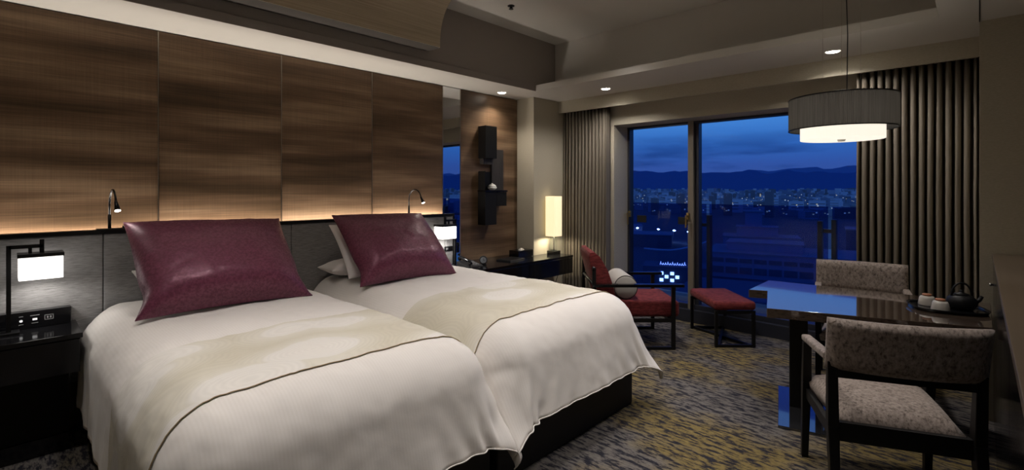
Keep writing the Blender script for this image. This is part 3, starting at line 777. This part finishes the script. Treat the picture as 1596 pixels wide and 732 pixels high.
# fix: console top must not enter the pillar
dk.children[0].data.transform(Matrix.Diagonal((1, 1.128 / 1.47, 1, 1)))
so = thing('wall_socket', 'small dark wall socket low on the pillar under the desk console', 'socket', (0.251, 4.24, 0.30))
B(0, 0.008, -0.022, 0.022, -0.045, 0.045).build('plate', 'black_lacquer', so, 0.002)
B(0.008, 0.0095, -0.010, 0.010, -0.02, 0.02).build('insert', 'black_matt', so)
cb = MB().tube([(0.262, 4.245, 0.30), (0.30, 4.29, 0.26), (0.33, 4.35, 0.30), (0.35, 4.40, 0.44)], 0.004, 6).build('power_cord', 'black_matt', smooth=True); tag(cb, 'thin dark cord running from the wall socket up to the desk', 'cord')

# ------------------------------------------------------------------ bedside lamps
def bed_lamp(label, loc, s):
    t = thing('bedside_lamp', label, 'lamp', loc, 0, 'black bracket bedside lamps')
    B(-0.04, 0.04, -0.04, 0.04, 0, 0.012).build('base', 'black_metal', t, 0.003)
    B(-0.009, 0.009, -0.009, 0.009, 0.012, 0.45).build('pole', 'black_metal', t)
    am = MB(); am.bar((0, 0, 0.441), (0, s * 0.125, 0.441), 0.018, 0.018); am.build('arm', 'black_metal', t)
    B(-0.009, 0.009, s * 0.122 - 0.009, s * 0.122 + 0.009, 0.405, 0.475).build('hanger', 'black_metal', t)
    B(-0.007, 0.007, s * 0.078 - 0.007, s * 0.078 + 0.007, 0.405, 0.432).build('hanger', 'black_metal', t)
    c = s * 0.118
    B(-0.066, 0.066, c - 0.088, c + 0.088, 0.388, 0.406).build('cap', 'black_metal', t, 0.001)
    B(-0.062, 0.062, c - 0.084, c + 0.084, 0.272, 0.387).build('shade', 'bed_lamp_diffuser', t, 0.004)
    spot('lamp_under_light', t, (0, c, 0.268), 4.0, (1.0, 0.95, 0.9), 170, 0.4, None, 0.05)
bed_lamp('white box bedside lamp standing on the nightstand at the far left', (0.26, 0.022, 0.66), 1)
bed_lamp('white box bedside lamp at the end of the headboard beside the mirror', (0.198, 2.998, 0.66), -1)

# ------------------------------------------------------------------ gooseneck reading lamps on the ledge
def reading_lamp(label, y):
    t = thing('reading_lamp', label, 'lamp', (0.094, y, 1.160), 0, 'gooseneck reading lamps')
    B(-0.03, 0.03, -0.06, 0.10, 0, 0.006).build('base_plate', 'black_metal', t, 0.001)
    MB().tube([(0, 0, 0.005), (0, 0, 0.085)], 0.0085, 12).build('stem', 'black_metal', t, smooth=True)
    pts = []
    for i in range(21):
        a = math.pi * i / 20 * 0.93
        pts.append((0.088 - 0.088 * math.cos(a), 0.008 * i / 20, 0.145 + 0.088 * math.sin(a)))
    MB().tube([(0, 0, 0.08)] + pts, 0.0055, 10).build('gooseneck', 'black_metal', t, smooth=True)
    e = Vector(pts[-1]); d = (Vector(pts[-1]) - Vector(pts[-2])).normalized(); d = (d + Vector((0.25, 0.05, 0))).normalized()
    e2 = e + d * 0.055
    MB().tube([e - d * 0.01, e, e2], [0.006, 0.008, 0.0155], 14).build('lamp_head', 'black_metal', t, smooth=True)
    MB().tube([e2 + d * 0.0002, e2 + d * 0.0015], 0.013, 14).build('led_lens', 'led_face', t)
    MB().lathe([(0.006, 0), (0.006, 0.012), (0.005, 0.014)], 12, c=(0, 0.065, 0.006)).build('switch', 'chrome', t, smooth=True)
    p = Vector(t.location) + e2 + d * 0.004
    sp = spot('reading_light', None, p, P_READ, NEUT, 70, 0.5, p + d); sp.parent = t; sp.matrix_parent_inverse = Matrix.Translation(-Vector(t.location))
reading_lamp('black gooseneck reading lamp on the ledge near the left cushion', 0.44)
reading_lamp('black gooseneck reading lamp on the ledge above the window-side cushion', 2.545)

# ------------------------------------------------------------------ wall shelf sculpture
ws = thing('wall_shelf', 'black wall shelf of offset blocks on the wood panel beside the mirror', 'shelf', (0.0, 3.62, 0))
B(0.002, 0.115, -0.145, 0.022, 1.72, 2.06).build('block', 'black_wood', ws, 0.002)
B(0.002, 0.06, -0.125, 0.02, 1.66, 1.718).build('lower_lip', 'ribbed_black', ws)
B(0.002, 0.035, 0.025, 0.20, 1.385, 1.825).build('back_board', 'ribbed_black', ws, 0.001)
B(0.002, 0.018, -0.145, 0.022, 1.385, 1.58).build('back_board', 'black_wood', ws)
B(0.019, 0.115, -0.155, -0.145, 1.385, 1.585).build('side_board', 'black_wood', ws)
B(0.002, 0.125, -0.155, 0.175, 1.368, 1.384).build('shelf_board', 'black_lacquer', ws, 0.001)
B(0.002, 0.115, -0.150, 0.015, 1.02, 1.366).build('block', 'black_wood', ws, 0.002)
B(0.002, 0.112, 0.020, 0.172, 1.215, 1.366).build('block', 'black_wood', ws, 0.002)
oc = thing('incense_bowl', 'small white lidded ceramic ornament on the black wall shelf', 'ornament', (0.072, 3.612, 1.3842))
MB().lathe([(0.022, 0), (0.046, 0.018), (0.050, 0.032), (0.047, 0.036)], 24).build('bowl', 'ornament_white', oc, smooth=True)
MB().lathe([(0.044, 0.0365), (0.040, 0.050), (0.026, 0.062), (0.012, 0.066)], 24).build('lid', 'ornament_white', oc, smooth=True)
MB().lathe([(0.008, 0.064), (0.011, 0.070), (0.006, 0.076)], 16).build('knob', 'ornament_white', oc, smooth=True)

# ------------------------------------------------------------------ things on the desk
ph = thing('telephone', 'black desk telephone behind the bed corner on the desk', 'telephone', (0.345, 3.045, 0.66), R(-6))
b_ = MB(); b_.add([(-0.10, -0.075, 0), (0.10, -0.075, 0), (0.10, 0.095, 0), (-0.10, 0.095, 0), (-0.10, -0.075, 0.055), (0.10, -0.075, 0.022), (0.10, 0.095, 0.022), (-0.10, 0.095, 0.055)],
                  [(0, 3, 2, 1), (4, 5, 6, 7), (0, 1, 5, 4), (1, 2, 6, 5), (2, 3, 7, 6), (3, 0, 4, 7)])
b_.build('phone_body', 'black_matt', ph, 0.006)
MB().tube([(-0.09, -0.045, 0.075), (-0.06, -0.045, 0.088), (0.06, -0.045, 0.068), (0.09, -0.045, 0.045)], [0.02, 0.016, 0.016, 0.02], 12).build('handset', 'black_lacquer', ph, smooth=True)
for i in range(4):
    for j in range(3):
        xk = 0.06 - i * 0.028; yk = 0.01 + j * 0.025; zk = 0.0385 - xk * 0.165
        B(xk - 0.009, xk + 0.009, yk - 0.008, yk + 0.008, zk, zk + 0.006).build('key', 'grey_print', ph)
MB().tube([(0.09, -0.05, 0.03), (0.13, -0.06, 0.012), (0.15, -0.01, 0.008), (0.12, 0.04, 0.008)], 0.005, 6).build('cord', 'black_matt', ph, smooth=True)
ck = thing('alarm_clock', 'small black round alarm clock on the desk', 'clock', (0.33, 3.245, 0.66), R(-45))
MB().lathe([(0.036, -0.02), (0.040, -0.012), (0.040, 0.012), (0.036, 0.016)], 28, Matrix.Translation((0, 0, 0.046)) @ Matrix.Rotation(R(90), 4, 'Y')).build('case', 'black_matt', ck, smooth=False)
MB().lathe([(0.030, 0.0162), (0.030, 0.0175)], 28, Matrix.Translation((0, 0, 0.046)) @ Matrix.Rotation(R(90), 4, 'Y')).build('dial', 'clock_face', ck)
hd = MB(); hd.box(0.0178, 0.0186, -0.0015, 0.0015, 0.044, 0.066); hd.build('minute_hand', 'black_matt', ck)
hd = MB(); hd.box(0.0178, 0.0186, -0.002, 0.014, 0.0445, 0.0475); hd.build('hour_hand', 'black_matt', ck)
B(-0.02, 0.014, -0.03, 0.03, 0, 0.008).build('foot', 'black_matt', ck)
bxk = thing('tissue_box', 'black lacquer tissue box with white tissue tip near the end of the desk', 'tissue box', (0.21, 3.92, 0.66))
B(-0.07, 0.07, -0.12, 0.12, 0, 0.075).build('box', 'black_lacquer', bxk, 0.003)
MB().add([(-0.02, -0.03, 0.0755), (0.02, -0.03, 0.0755), (0.02, 0.03, 0.0755), (-0.02, 0.03, 0.0755), (0.0, -0.01, 0.095), (0.0, 0.02, 0.088)], [(0, 1, 2, 3), (0, 1, 4), (1, 2, 5, 4), (2, 3, 5), (3, 0, 4, 5)]).build('tissue', 'white_ceramic', bxk)
tr0 = thing('notepad', 'flat dark leather notepad lying on the desk beside the tissue box', 'notepad', (0.30, 3.66, 0.66), R(8))
B(-0.09, 0.09, -0.13, 0.13, 0, 0.012).build('cover', 'black_matt', tr0, 0.002); B(-0.08, 0.08, -0.12, 0.12, 0.012, 0.015).build('pad', 'black_wood', tr0)

# table lamp
tl_ = thing('table_lamp', 'table lamp with tall warm cream square shade on the desk beside the curtain', 'lamp', (0.345, 4.315, 0.66), R(0))
B(-0.055, 0.055, -0.055, 0.055, 0, 0.042).build('base', 'black_lacquer', tl_, 0.003)
B(-0.028, 0.028, -0.028, 0.028, 0.042, 0.205).build('glass_stem', 'lamp_glass', tl_)
MB().tube([(0, 0, 0.042), (0, 0, 0.23)], 0.006, 10).build('rod', 'chrome', tl_)
B(-0.066, 0.066, -0.066, 0.066, 0.205, 0.655).build('shade', 'table_lamp_shade', tl_, 0.003)

sp0 = spot('lamp_under_light', tl_, (0.045, -0.02, 0.200), 9.0, (1.0, 0.86, 0.62), 175, 0.3, None, 0.015)

# ------------------------------------------------------------------ ceiling fixtures
def downlight(label, loc, power, color, size, target=None, blend=0.7, group='ceiling downlights', face=True):
    t = thing('downlight', label, 'downlight', loc, 0, group)
    MB().lathe([(0.040, 0.0), (0.052, -0.004), (0.055, -0.0005), (0.055, 0.0), ], 28).build('ring', 'satin_white', t)
    MB().lathe([(0.039, -0.0045), (0.039, -0.0055)], 24).build('lens', 'led_face', t)
    tg = target or (loc[0], loc[1], 0)
    p = Vector((loc[0], loc[1], loc[2] - 0.02))
    sp = spot('downlight_lamp', None, p, power, color, size, blend, tg, 0.10 if loc[2] > 2.6 else 0.05); sp.parent = t; sp.matrix_parent_inverse = Matrix.Translation(-Vector(loc))
downlight('glowing ceiling downlight near the narrow curtain', (1.075, 4.251, ZS), P_DOWN_WINDOW, NEUT, 150)
downlight('glowing ceiling downlight above the pendant lamp', (3.038, 4.265, ZS), P_DOWN_WINDOW, NEUT, 150)
downlight('small ceiling downlight above the black wall shelf', (0.17, 3.66, ZS), P_DOWN_SHELF, WARM, 125, (0.10, 3.64, 0), 0.95)
for i, (x, y, pw, lab) in enumerate(((1.75, 0.8, 0.92, 'raised-ceiling downlight over the foot of the near bed'), (2.35, 2.35, 1.05, 'raised-ceiling downlight over the foot of the window-side bed'),
                                      (3.35, 2.45, 0.75, 'raised-ceiling downlight over the carpet'), (1.6, 3.4, 0.8, 'raised-ceiling downlight between bed and armchair'), (1.5, -0.1, 0.5, 'added raised-ceiling downlight brightening the floor beside the nightstand'), (3.25, 0.8, 0.68, 'raised-ceiling downlight near the camera'))):  # the one beside the nightstand is added to lift the dark carpet there
    downlight(lab, (x, y, ZC), P_DOWN_ROOM * pw, NEUT, 98, None, 1.0)
sp_ = thing('sprinkler', 'tiny dark sprinkler head on the raised ceiling', 'sprinkler', (0.92, 3.02, ZC))
MB().lathe([(0.03, 0), (0.03, -0.005), (0.012, -0.008), (0.010, -0.025), (0.02, -0.027), (0.02, -0.03)], 16).build('head', 'black_metal', sp_)

# pendant
pd = thing('pendant_lamp', 'round pendant lamp with black pleated outer drum and glowing white inner drum', 'pendant lamp', (3.232, 3.445, 0))
RO, RI = 0.272, 0.212
def drum(r0, r1, z0, z1, n=96):
    vs, fs = [], []
    for r, z in ((r0, z0), (r0, z1), (r1, z1), (r1, z0)):
        for i in range(n):
            a = 2 * math.pi * i / n; vs.append((r * math.cos(a), r * math.sin(a), z))
    for j in range(4):
        for i in range(n):
            k = (i + 1) % n; jj = (j + 1) % 4
            fs.append((j * n + i, j * n + k, jj * n + k, jj * n + i))
    return MB().add(vs, fs)
N = 180
vs, fs = [], []
for z in (1.755, 1.935):
    for i in range(N * 2):
        a = math.pi * i / N; r = RO + (0.0025 if i % 2 else -0.0025)
        vs.append((r * math.cos(a), r * math.sin(a), z))
for i in range(N * 2):
    k = (i + 1) % (N * 2); fs.append((i, k, N * 2 + k, N * 2 + i))
MB().add(vs, fs).build('outer_shade', 'pleated_black_organza', pd)
drum(RO + 0.004, RO - 0.004, 1.75, 1.756).build('shade_ring', 'black_metal', pd); drum(RO + 0.004, RO - 0.004, 1.934, 1.941).build('shade_ring', 'black_metal', pd)
MB().lathe([(RI, 1.692), (RI, 1.952)], 72).build('inner_shade', 'pendant_diffuser', pd)
MB().lathe([(0.018, 1.682), (0.022, 1.692)], 20).build('finial', 'satin_white', pd)
for i in range(3):
    a = R(40 + 120 * i)
    MB().tube([(0.11 * math.cos(a), 0.11 * math.sin(a), 1.952), (0.11 * math.cos(a), 0.11 * math.sin(a), ZC)], 0.0012, 5).build('suspension_wire', 'steel_trim', pd)
MB().tube([(0.03, -0.02, 1.952), (0.034, -0.02, 2.3), (0.026, -0.02, 2.6), (0.03, -0.02, ZC)], 0.003, 6).build('power_cord', 'black_matt', pd)
MB().lathe([(0.14, ZC - 0.03), (0.14, ZC - 0.0005)], 32).build('ceiling_rose', 'satin_white', pd)

# ------------------------------------------------------------------ dining table
dt = thing('dining_table', 'dark glossy wood table reflecting the blue window', 'table', (0, 0, 0))
TP = [(2.692, 3.94), (2.699, 3.483), (2.803, 3.525), (2.948, 3.011), (3.872, 3.347), (3.872, 4.06), (3.511, 4.03)]
MB().prism(TP, 0.667, 0.72).build('tabletop', 'dark_table_wood', dt, 0.0025)
B(-0.05, 0.05, -0.05, 0.05, 0.016, 0.666).build('column', 'black_wood', dt, 0.002, loc=(2.985, 3.53, 0), rz=R(15))
B(-0.17, 0.17, -0.33, 0.33, 0.0, 0.016).build('floor_plate', 'black_mirror_plate', dt, 0.002, loc=(3.05, 3.505, 0), rz=R(15))

# ------------------------------------------------------------------ upholstered dining armchairs
def dining_chair(label, loc, rz):
    t = thing('dining_chair', label, 'chair', loc, rz, 'velvet dining armchairs')
    # seat cushion: wider at the front, domed
    vs, fs = [], []; N = 14
    for sd in (0, 1):
        for j in range(N + 1):
            for i in range(N + 1):
                u = -1 + 2 * i / N; v = -1 + 2 * j / N
                w = 0.235 + 0.02 * v
                z = 0.365 if sd == 0 else 0.405 + 0.062 * ((1 - abs(u) ** 4) * (1 - abs(v) ** 4)) ** 0.4
                vs.append((u * w * (1 if sd else 0.97), 0.02 + v * 0.235 * (1 if sd else 0.98), z))
    n1 = (N + 1) ** 2
    for j in range(N):
        for i in range(N):
            p = j * (N + 1) + i; fs.append((p, p + N + 1, p + N + 2, p + 1)); fs.append((n1 + p, n1 + p + 1, n1 + p + N + 2, n1 + p + N + 1))
    bd = list(range(N + 1)) + [(j + 1) * (N + 1) - 1 for j in range(1, N + 1)] + [N * (N + 1) + i for i in range(N - 1, -1, -1)] + [j * (N + 1) for j in range(N - 1, 0, -1)]
    for a, b in zip(bd, bd[1:] + bd[:1]): fs.append((a, b, n1 + b, n1 + a))
    MB().add(vs, fs).build('seat', 'crushed_velvet', t, smooth=True)
    # backrest: curved slab
    vs, fs = [], []; NX, NZ = 16, 8
    for sd in (0, 1):
        for j in range(NZ + 1):
            for i in range(NX + 1):
                u = -1 + 2 * i / NX; v = j / NZ; z = 0.628 + 0.225 * v
                edge = (max(0, 1 - abs(u) ** 12) * max(0, 1 - abs(2 * v - 1) ** 8)) ** 0.4
                yc = -0.268 - 0.045 * v + 0.045 * u * u
                vs.append((u * 0.278, yc + (1 if sd else -1) * (0.010 + 0.020 * edge), z))
    n1 = (NX + 1) * (NZ + 1)
    for j in range(NZ):
        for i in range(NX):
            p = j * (NX + 1) + i; fs.append((p, p + NX + 1, p + NX + 2, p + 1)); fs.append((n1 + p, n1 + p + 1, n1 + p + NX + 2, n1 + p + NX + 1))
    bd = list(range(NX + 1)) + [(j + 1) * (NX + 1) - 1 for j in range(1, NZ + 1)] + [NZ * (NX + 1) + i for i in range(NX - 1, -1, -1)] + [j * (NX + 1) for j in range(NZ - 1, 0, -1)]
    for a, b in zip(bd, bd[1:] + bd[:1]): fs.append((a, b, n1 + b, n1 + a))
    MB().add(vs, fs).build('backrest', 'crushed_velvet', t, smooth=True)
    for s in (-1, 1):
        # rear leg: floor to backrest, slightly raked
        lg = MB(); lg.taper((s * 0.252, -0.29, 0), (0.016, 0.018), (s * 0.250, -0.225, 0.38), (0.021, 0.024)); lg.taper((s * 0.250, -0.225, 0.3801), (0.021, 0.024), (s * 0.254, -0.235, 0.66), (0.019, 0.015))
        lg.build('leg', 'black_wood', t, 0.003)
        lg = MB(); lg.taper((s * 0.262, 0.245, 0), (0.015, 0.015), (s * 0.258, 0.225, 0.40), (0.020, 0.022)); lg.taper((s * 0.258, 0.225, 0.4001), (0.020, 0.022), (s * 0.262, 0.19, 0.615), (0.018, 0.02))
        lg.build('leg', 'black_wood', t, 0.003)
        ar = MB(); ar.bar((s * 0.262, 0.215, 0.632), (s * 0.264, -0.225, 0.675), 0.042, 0.03); ar.build('armrest', 'crushed_velvet', t, 0.008)
        sb = MB(); sb.bar((s * 0.252, 0.205, 0.345), (s * 0.248, -0.205, 0.345), 0.022, 0.05); sb.build('side_rail', 'black_wood', t)
    B(-0.235, 0.235, 0.213, 0.237, 0.32, 0.37).build('front_rail', 'black_wood', t); B(-0.235, 0.235, -0.237, -0.213, 0.32, 0.40).build('rear_rail', 'black_wood', t)
    bb = MB(); bb.bar((-0.24, -0.245, 0.612), (0.24, -0.245, 0.612), 0.02, 0.03); bb.build('back_rail', 'black_wood', t)
    return t
dining_chair('taupe velvet dining armchair in the foreground seen from behind', (3.50, 2.79, 0), R(24))
dining_chair('taupe velvet dining armchair on the window side of the table', (3.235, 4.155, 0), R(180 + 11))

# ------------------------------------------------------------------ tea set
tr_ = thing('tea_tray', 'black oval lacquer tray on the right end of the table', 'tray', (3.69, 3.68, 0.72), R(18))
pts = [(0.165 * math.copysign(abs(math.cos(a)) ** 0.7, math.cos(a)), 0.14 * math.copysign(abs(math.sin(a)) ** 0.7, math.sin(a))) for a in [2 * math.pi * i / 40 for i in range(40)]]
MB().prism(pts, 0.0005, 0.008).build('tray_base', 'black_lacquer', tr_)
vs = []
for k, z in ((1.0, 0.004), (1.06, 0.020), (1.035, 0.020), (0.975, 0.0085)):
    vs += [(x * k, y * k, z) for x, y in pts]
fs = [(j * 40 + i, j * 40 + (i + 1) % 40, ((j + 1) % 4) * 40 + (i + 1) % 40, ((j + 1) % 4) * 40 + i) for j in range(4) for i in range(40)]
MB().add(vs, fs).build('tray_rim', 'black_lacquer', tr_, smooth=True)
def cup(label, loc):
    t = thing('tea_cup', label, 'cup', loc, 0, 'upturned white tea cups')
    MB().lathe([(0.041, 0.0), (0.042, 0.003), (0.036, 0.040), (0.031, 0.050), (0.020, 0.054)], 28).build('cup_body', 'white_ceramic', t, smooth=True)
    MB().lathe([(0.022, 0.0545), (0.023, 0.060), (0.021, 0.064)], 24).build('foot_ring', 'cup_brown', t, smooth=True)
cup('upturned white tea cup with brown foot ring nearest the front of the tray', (3.668, 3.585, 0.7285))
cup('upturned white tea cup with brown foot ring behind the other cup', (3.605, 3.70, 0.7285))
tp = thing('teapot', 'black iron teapot with arched handle on the tray', 'teapot', (3.752, 3.70, 0.7285), R(30))
MB().lathe([(0.038, 0), (0.058, 0.012), (0.068, 0.038), (0.062, 0.062), (0.045, 0.078), (0.032, 0.082)], 32).build('pot_body', 'iron_black', tp, smooth=True)
MB().lathe([(0.034, 0.0825), (0.030, 0.088), (0.010, 0.093), (0.007, 0.098), (0.011, 0.104), (0.004, 0.108)], 24).build('lid', 'iron_black', tp, smooth=True)
MB().tube([(0.058, 0, 0.04), (0.083, 0, 0.055), (0.096, 0, 0.076)], [0.014, 0.010, 0.008], 12).build('spout', 'iron_black', tp, smooth=True)
MB().tube([(0.048 * math.cos(a), 0, 0.076 + 0.070 * math.sin(a)) for a in [math.pi * i / 16 for i in range(17)]], 0.0055, 8).build('handle', 'iron_black', tp, smooth=True)

# ------------------------------------------------------------------ cabinet at the right
cab = thing('sideboard_cabinet', 'dark brown topped black cabinet along the right wall', 'cabinet', (3.879, 1.25, 0))
B(0.0, 0.66, 0.0, 2.86, 0.985, 1.01).build('top', 'brown_cabinet_wood', cab, 0.002)
B(0.02, 0.66, 0.01, 2.85, 0.06, 0.984).build('body', 'black_wood', cab)
B(0.04, 0.66, 0.02, 2.84, 0.0, 0.059).build('plinth', 'black_matt', cab)
for i in range(4):
    d = B(0.004, 0.019, 0.015 + i * 0.71, 0.015 + i * 0.71 + 0.70, 0.07, 0.975).build('door', 'black_lacquer', cab, 0.002)
    if i == 3: MB().lathe([(0.006, 0), (0.006, 0.01), (0.009, 0.012), (0.009, 0.018)], 14, Matrix.Translation((0.0035, 0.47 + i * 0.71, 0.86)) @ Matrix.Rotation(R(-90), 4, 'Y')).build('knob', 'chrome', d, smooth=True)

# ------------------------------------------------------------------ red armchair, bolster, ottoman (axes turned 43.7 degrees)
def at(lat, d, z=0.0):
    A = R(AZ); return (3.82 - math.sin(A) * d + math.cos(A) * lat, math.cos(A) * d + math.sin(A) * lat, z)
ac = thing('armchair', 'red chenille lounge armchair with black square frame beside the window', 'armchair', at(1.06, 4.56), R(AZ))
# local x: forward, local y: away from the camera; frame x -0.36..0.357, y -0.32..0.32
for s in (-1, 1):
    y = s * 0.315
    b_ = MB(); b_.bar((0.345, y, 0.0), (0.345, y, 0.545), 0.032, 0.026); b_.build('leg', 'black_wood', ac, 0.002)
    b_ = MB(); b_.bar((-0.345, y, 0.0), (-0.345, y, 0.71), 0.03, 0.026); b_.build('leg', 'black_wood', ac, 0.002)
    b_ = MB(); b_.bar((-0.33, y, 0.014), (0.33, y, 0.014), 0.026, 0.026); b_.build('runner', 'black_wood', ac, 0.002)
    b_ = MB(); b_.bar((-0.36, y, 0.558), (0.435, y, 0.558), 0.052, 0.026); b_.build('armrest', 'black_lacquer', ac, 0.004)
    b_ = MB(); b_.bar((-0.33, y, 0.255), (0.33, y, 0.255), 0.022, 0.03); b_.build('side_rail', 'black_wood', ac)
b_ = MB(); b_.tube([(-0.345, -0.33, 0.705), (-0.345, 0.33, 0.705)], 0.014, 12); b_.build('back_bar', 'black_metal', ac, smooth=True)
b_ = MB(); b_.tube([(-0.345, -0.30, 0.56), (-0.345, 0.30, 0.56)], 0.011, 12); b_.build('back_bar', 'black_metal', ac, smooth=True)
for x in (-0.30, 0.33):
    b_ = MB(); b_.bar((x, -0.30, 0.25), (x, 0.30, 0.25), 0.024, 0.03); b_.build('cross_rail', 'black_wood', ac)
def cushion_box(x0, x1, y0, y1, z0, z1, r, name, m, parent, crown=0.015):
    o = B(x0, x1, y0, y1, z0, z1).build(name, m, parent, r, smooth=True, seg=4); return o
cushion_box(-0.24, 0.415, -0.285, 0.285, 0.272, 0.415, 0.035, 'seat_cushion', 'red_chenille', ac)
# leaning back cushion profile in x-z, extruded along y
pf = [(-0.235, 0.30), (-0.325, 0.56), (-0.385, 0.80), (-0.372, 0.838), (-0.335, 0.842), (-0.285, 0.80), (-0.215, 0.68), (-0.165, 0.53), (-0.145, 0.42), (-0.15, 0.417)]
n = len(pf)
vs = [(x, y, z) for y in (-0.275, 0.275) for x, z in pf]
fs = [tuple(range(n)), tuple(reversed(range(n, 2 * n)))] + [(i, n + i, n + (i + 1) % n, (i + 1) % n) for i in range(n)]
MB().add(vs, fs).build('back_cushion', 'red_chenille', ac, 0.022, smooth=True, seg=3)
bo = thing('bolster', 'pale grey round bolster cushion lying on the red armchair', 'cushion', at(1.015, 4.55, 0.415), R(AZ))
MB().lathe([(0.085, -0.215), (0.102, -0.205), (0.106, -0.19), (0.107, 0.19), (0.102, 0.205), (0.085, 0.215)], 36, Matrix.Translation((0, 0, 0.108)) @ Matrix.Rotation(R(90), 4, 'X')).build('bolster_body', 'bolster_linen', bo, smooth=True)
pp = [(0.103 * math.cos(2 * math.pi * i / 36), -0.206, 0.108 + 0.103 * math.sin(2 * math.pi * i / 36)) for i in range(37)]
MB().tube(pp, 0.003, 6).build('piping', 'black_matt', bo, smooth=True)

ot = thing('ottoman', 'red chenille footstool with black frame and crossed floor bars', 'footstool', at(1.97, 4.60), R(AZ))
for sx in (-1, 1):
    for sy in (-1, 1):
        b_ = MB(); b_.bar((sx * 0.165, sy * 0.29, 0), (sx * 0.165, sy * 0.29, 0.325), 0.026, 0.026); b_.build('leg', 'black_wood', ot, 0.002)
for sy in (-1, 1):
    b_ = MB(); b_.bar((-0.15, sy * 0.29, 0.013), (0.15, sy * 0.29, 0.013), 0.024, 0.024); b_.build('runner', 'black_wood', ot)
    b_ = MB(); b_.bar((-0.15, sy * 0.29, 0.31), (0.15, sy * 0.29, 0.31), 0.022, 0.026); b_.build('rail', 'black_wood', ot)
b_ = MB(); b_.bar((-0.14, -0.278, 0.013), (0.14, 0.278, 0.013), 0.024, 0.022); b_.build('cross_bar', 'black_wood', ot)
b_ = MB(); b_.bar((0.14, -0.278, 0.0135), (-0.14, 0.278, 0.0135), 0.024, 0.022); b_.build('cross_bar', 'black_wood', ot)
o_ = B(-0.185, 0.185, -0.31, 0.31, 0.326, 0.405).build('seat_cushion', 'red_chenille', ot, 0.03, smooth=True, seg=4)
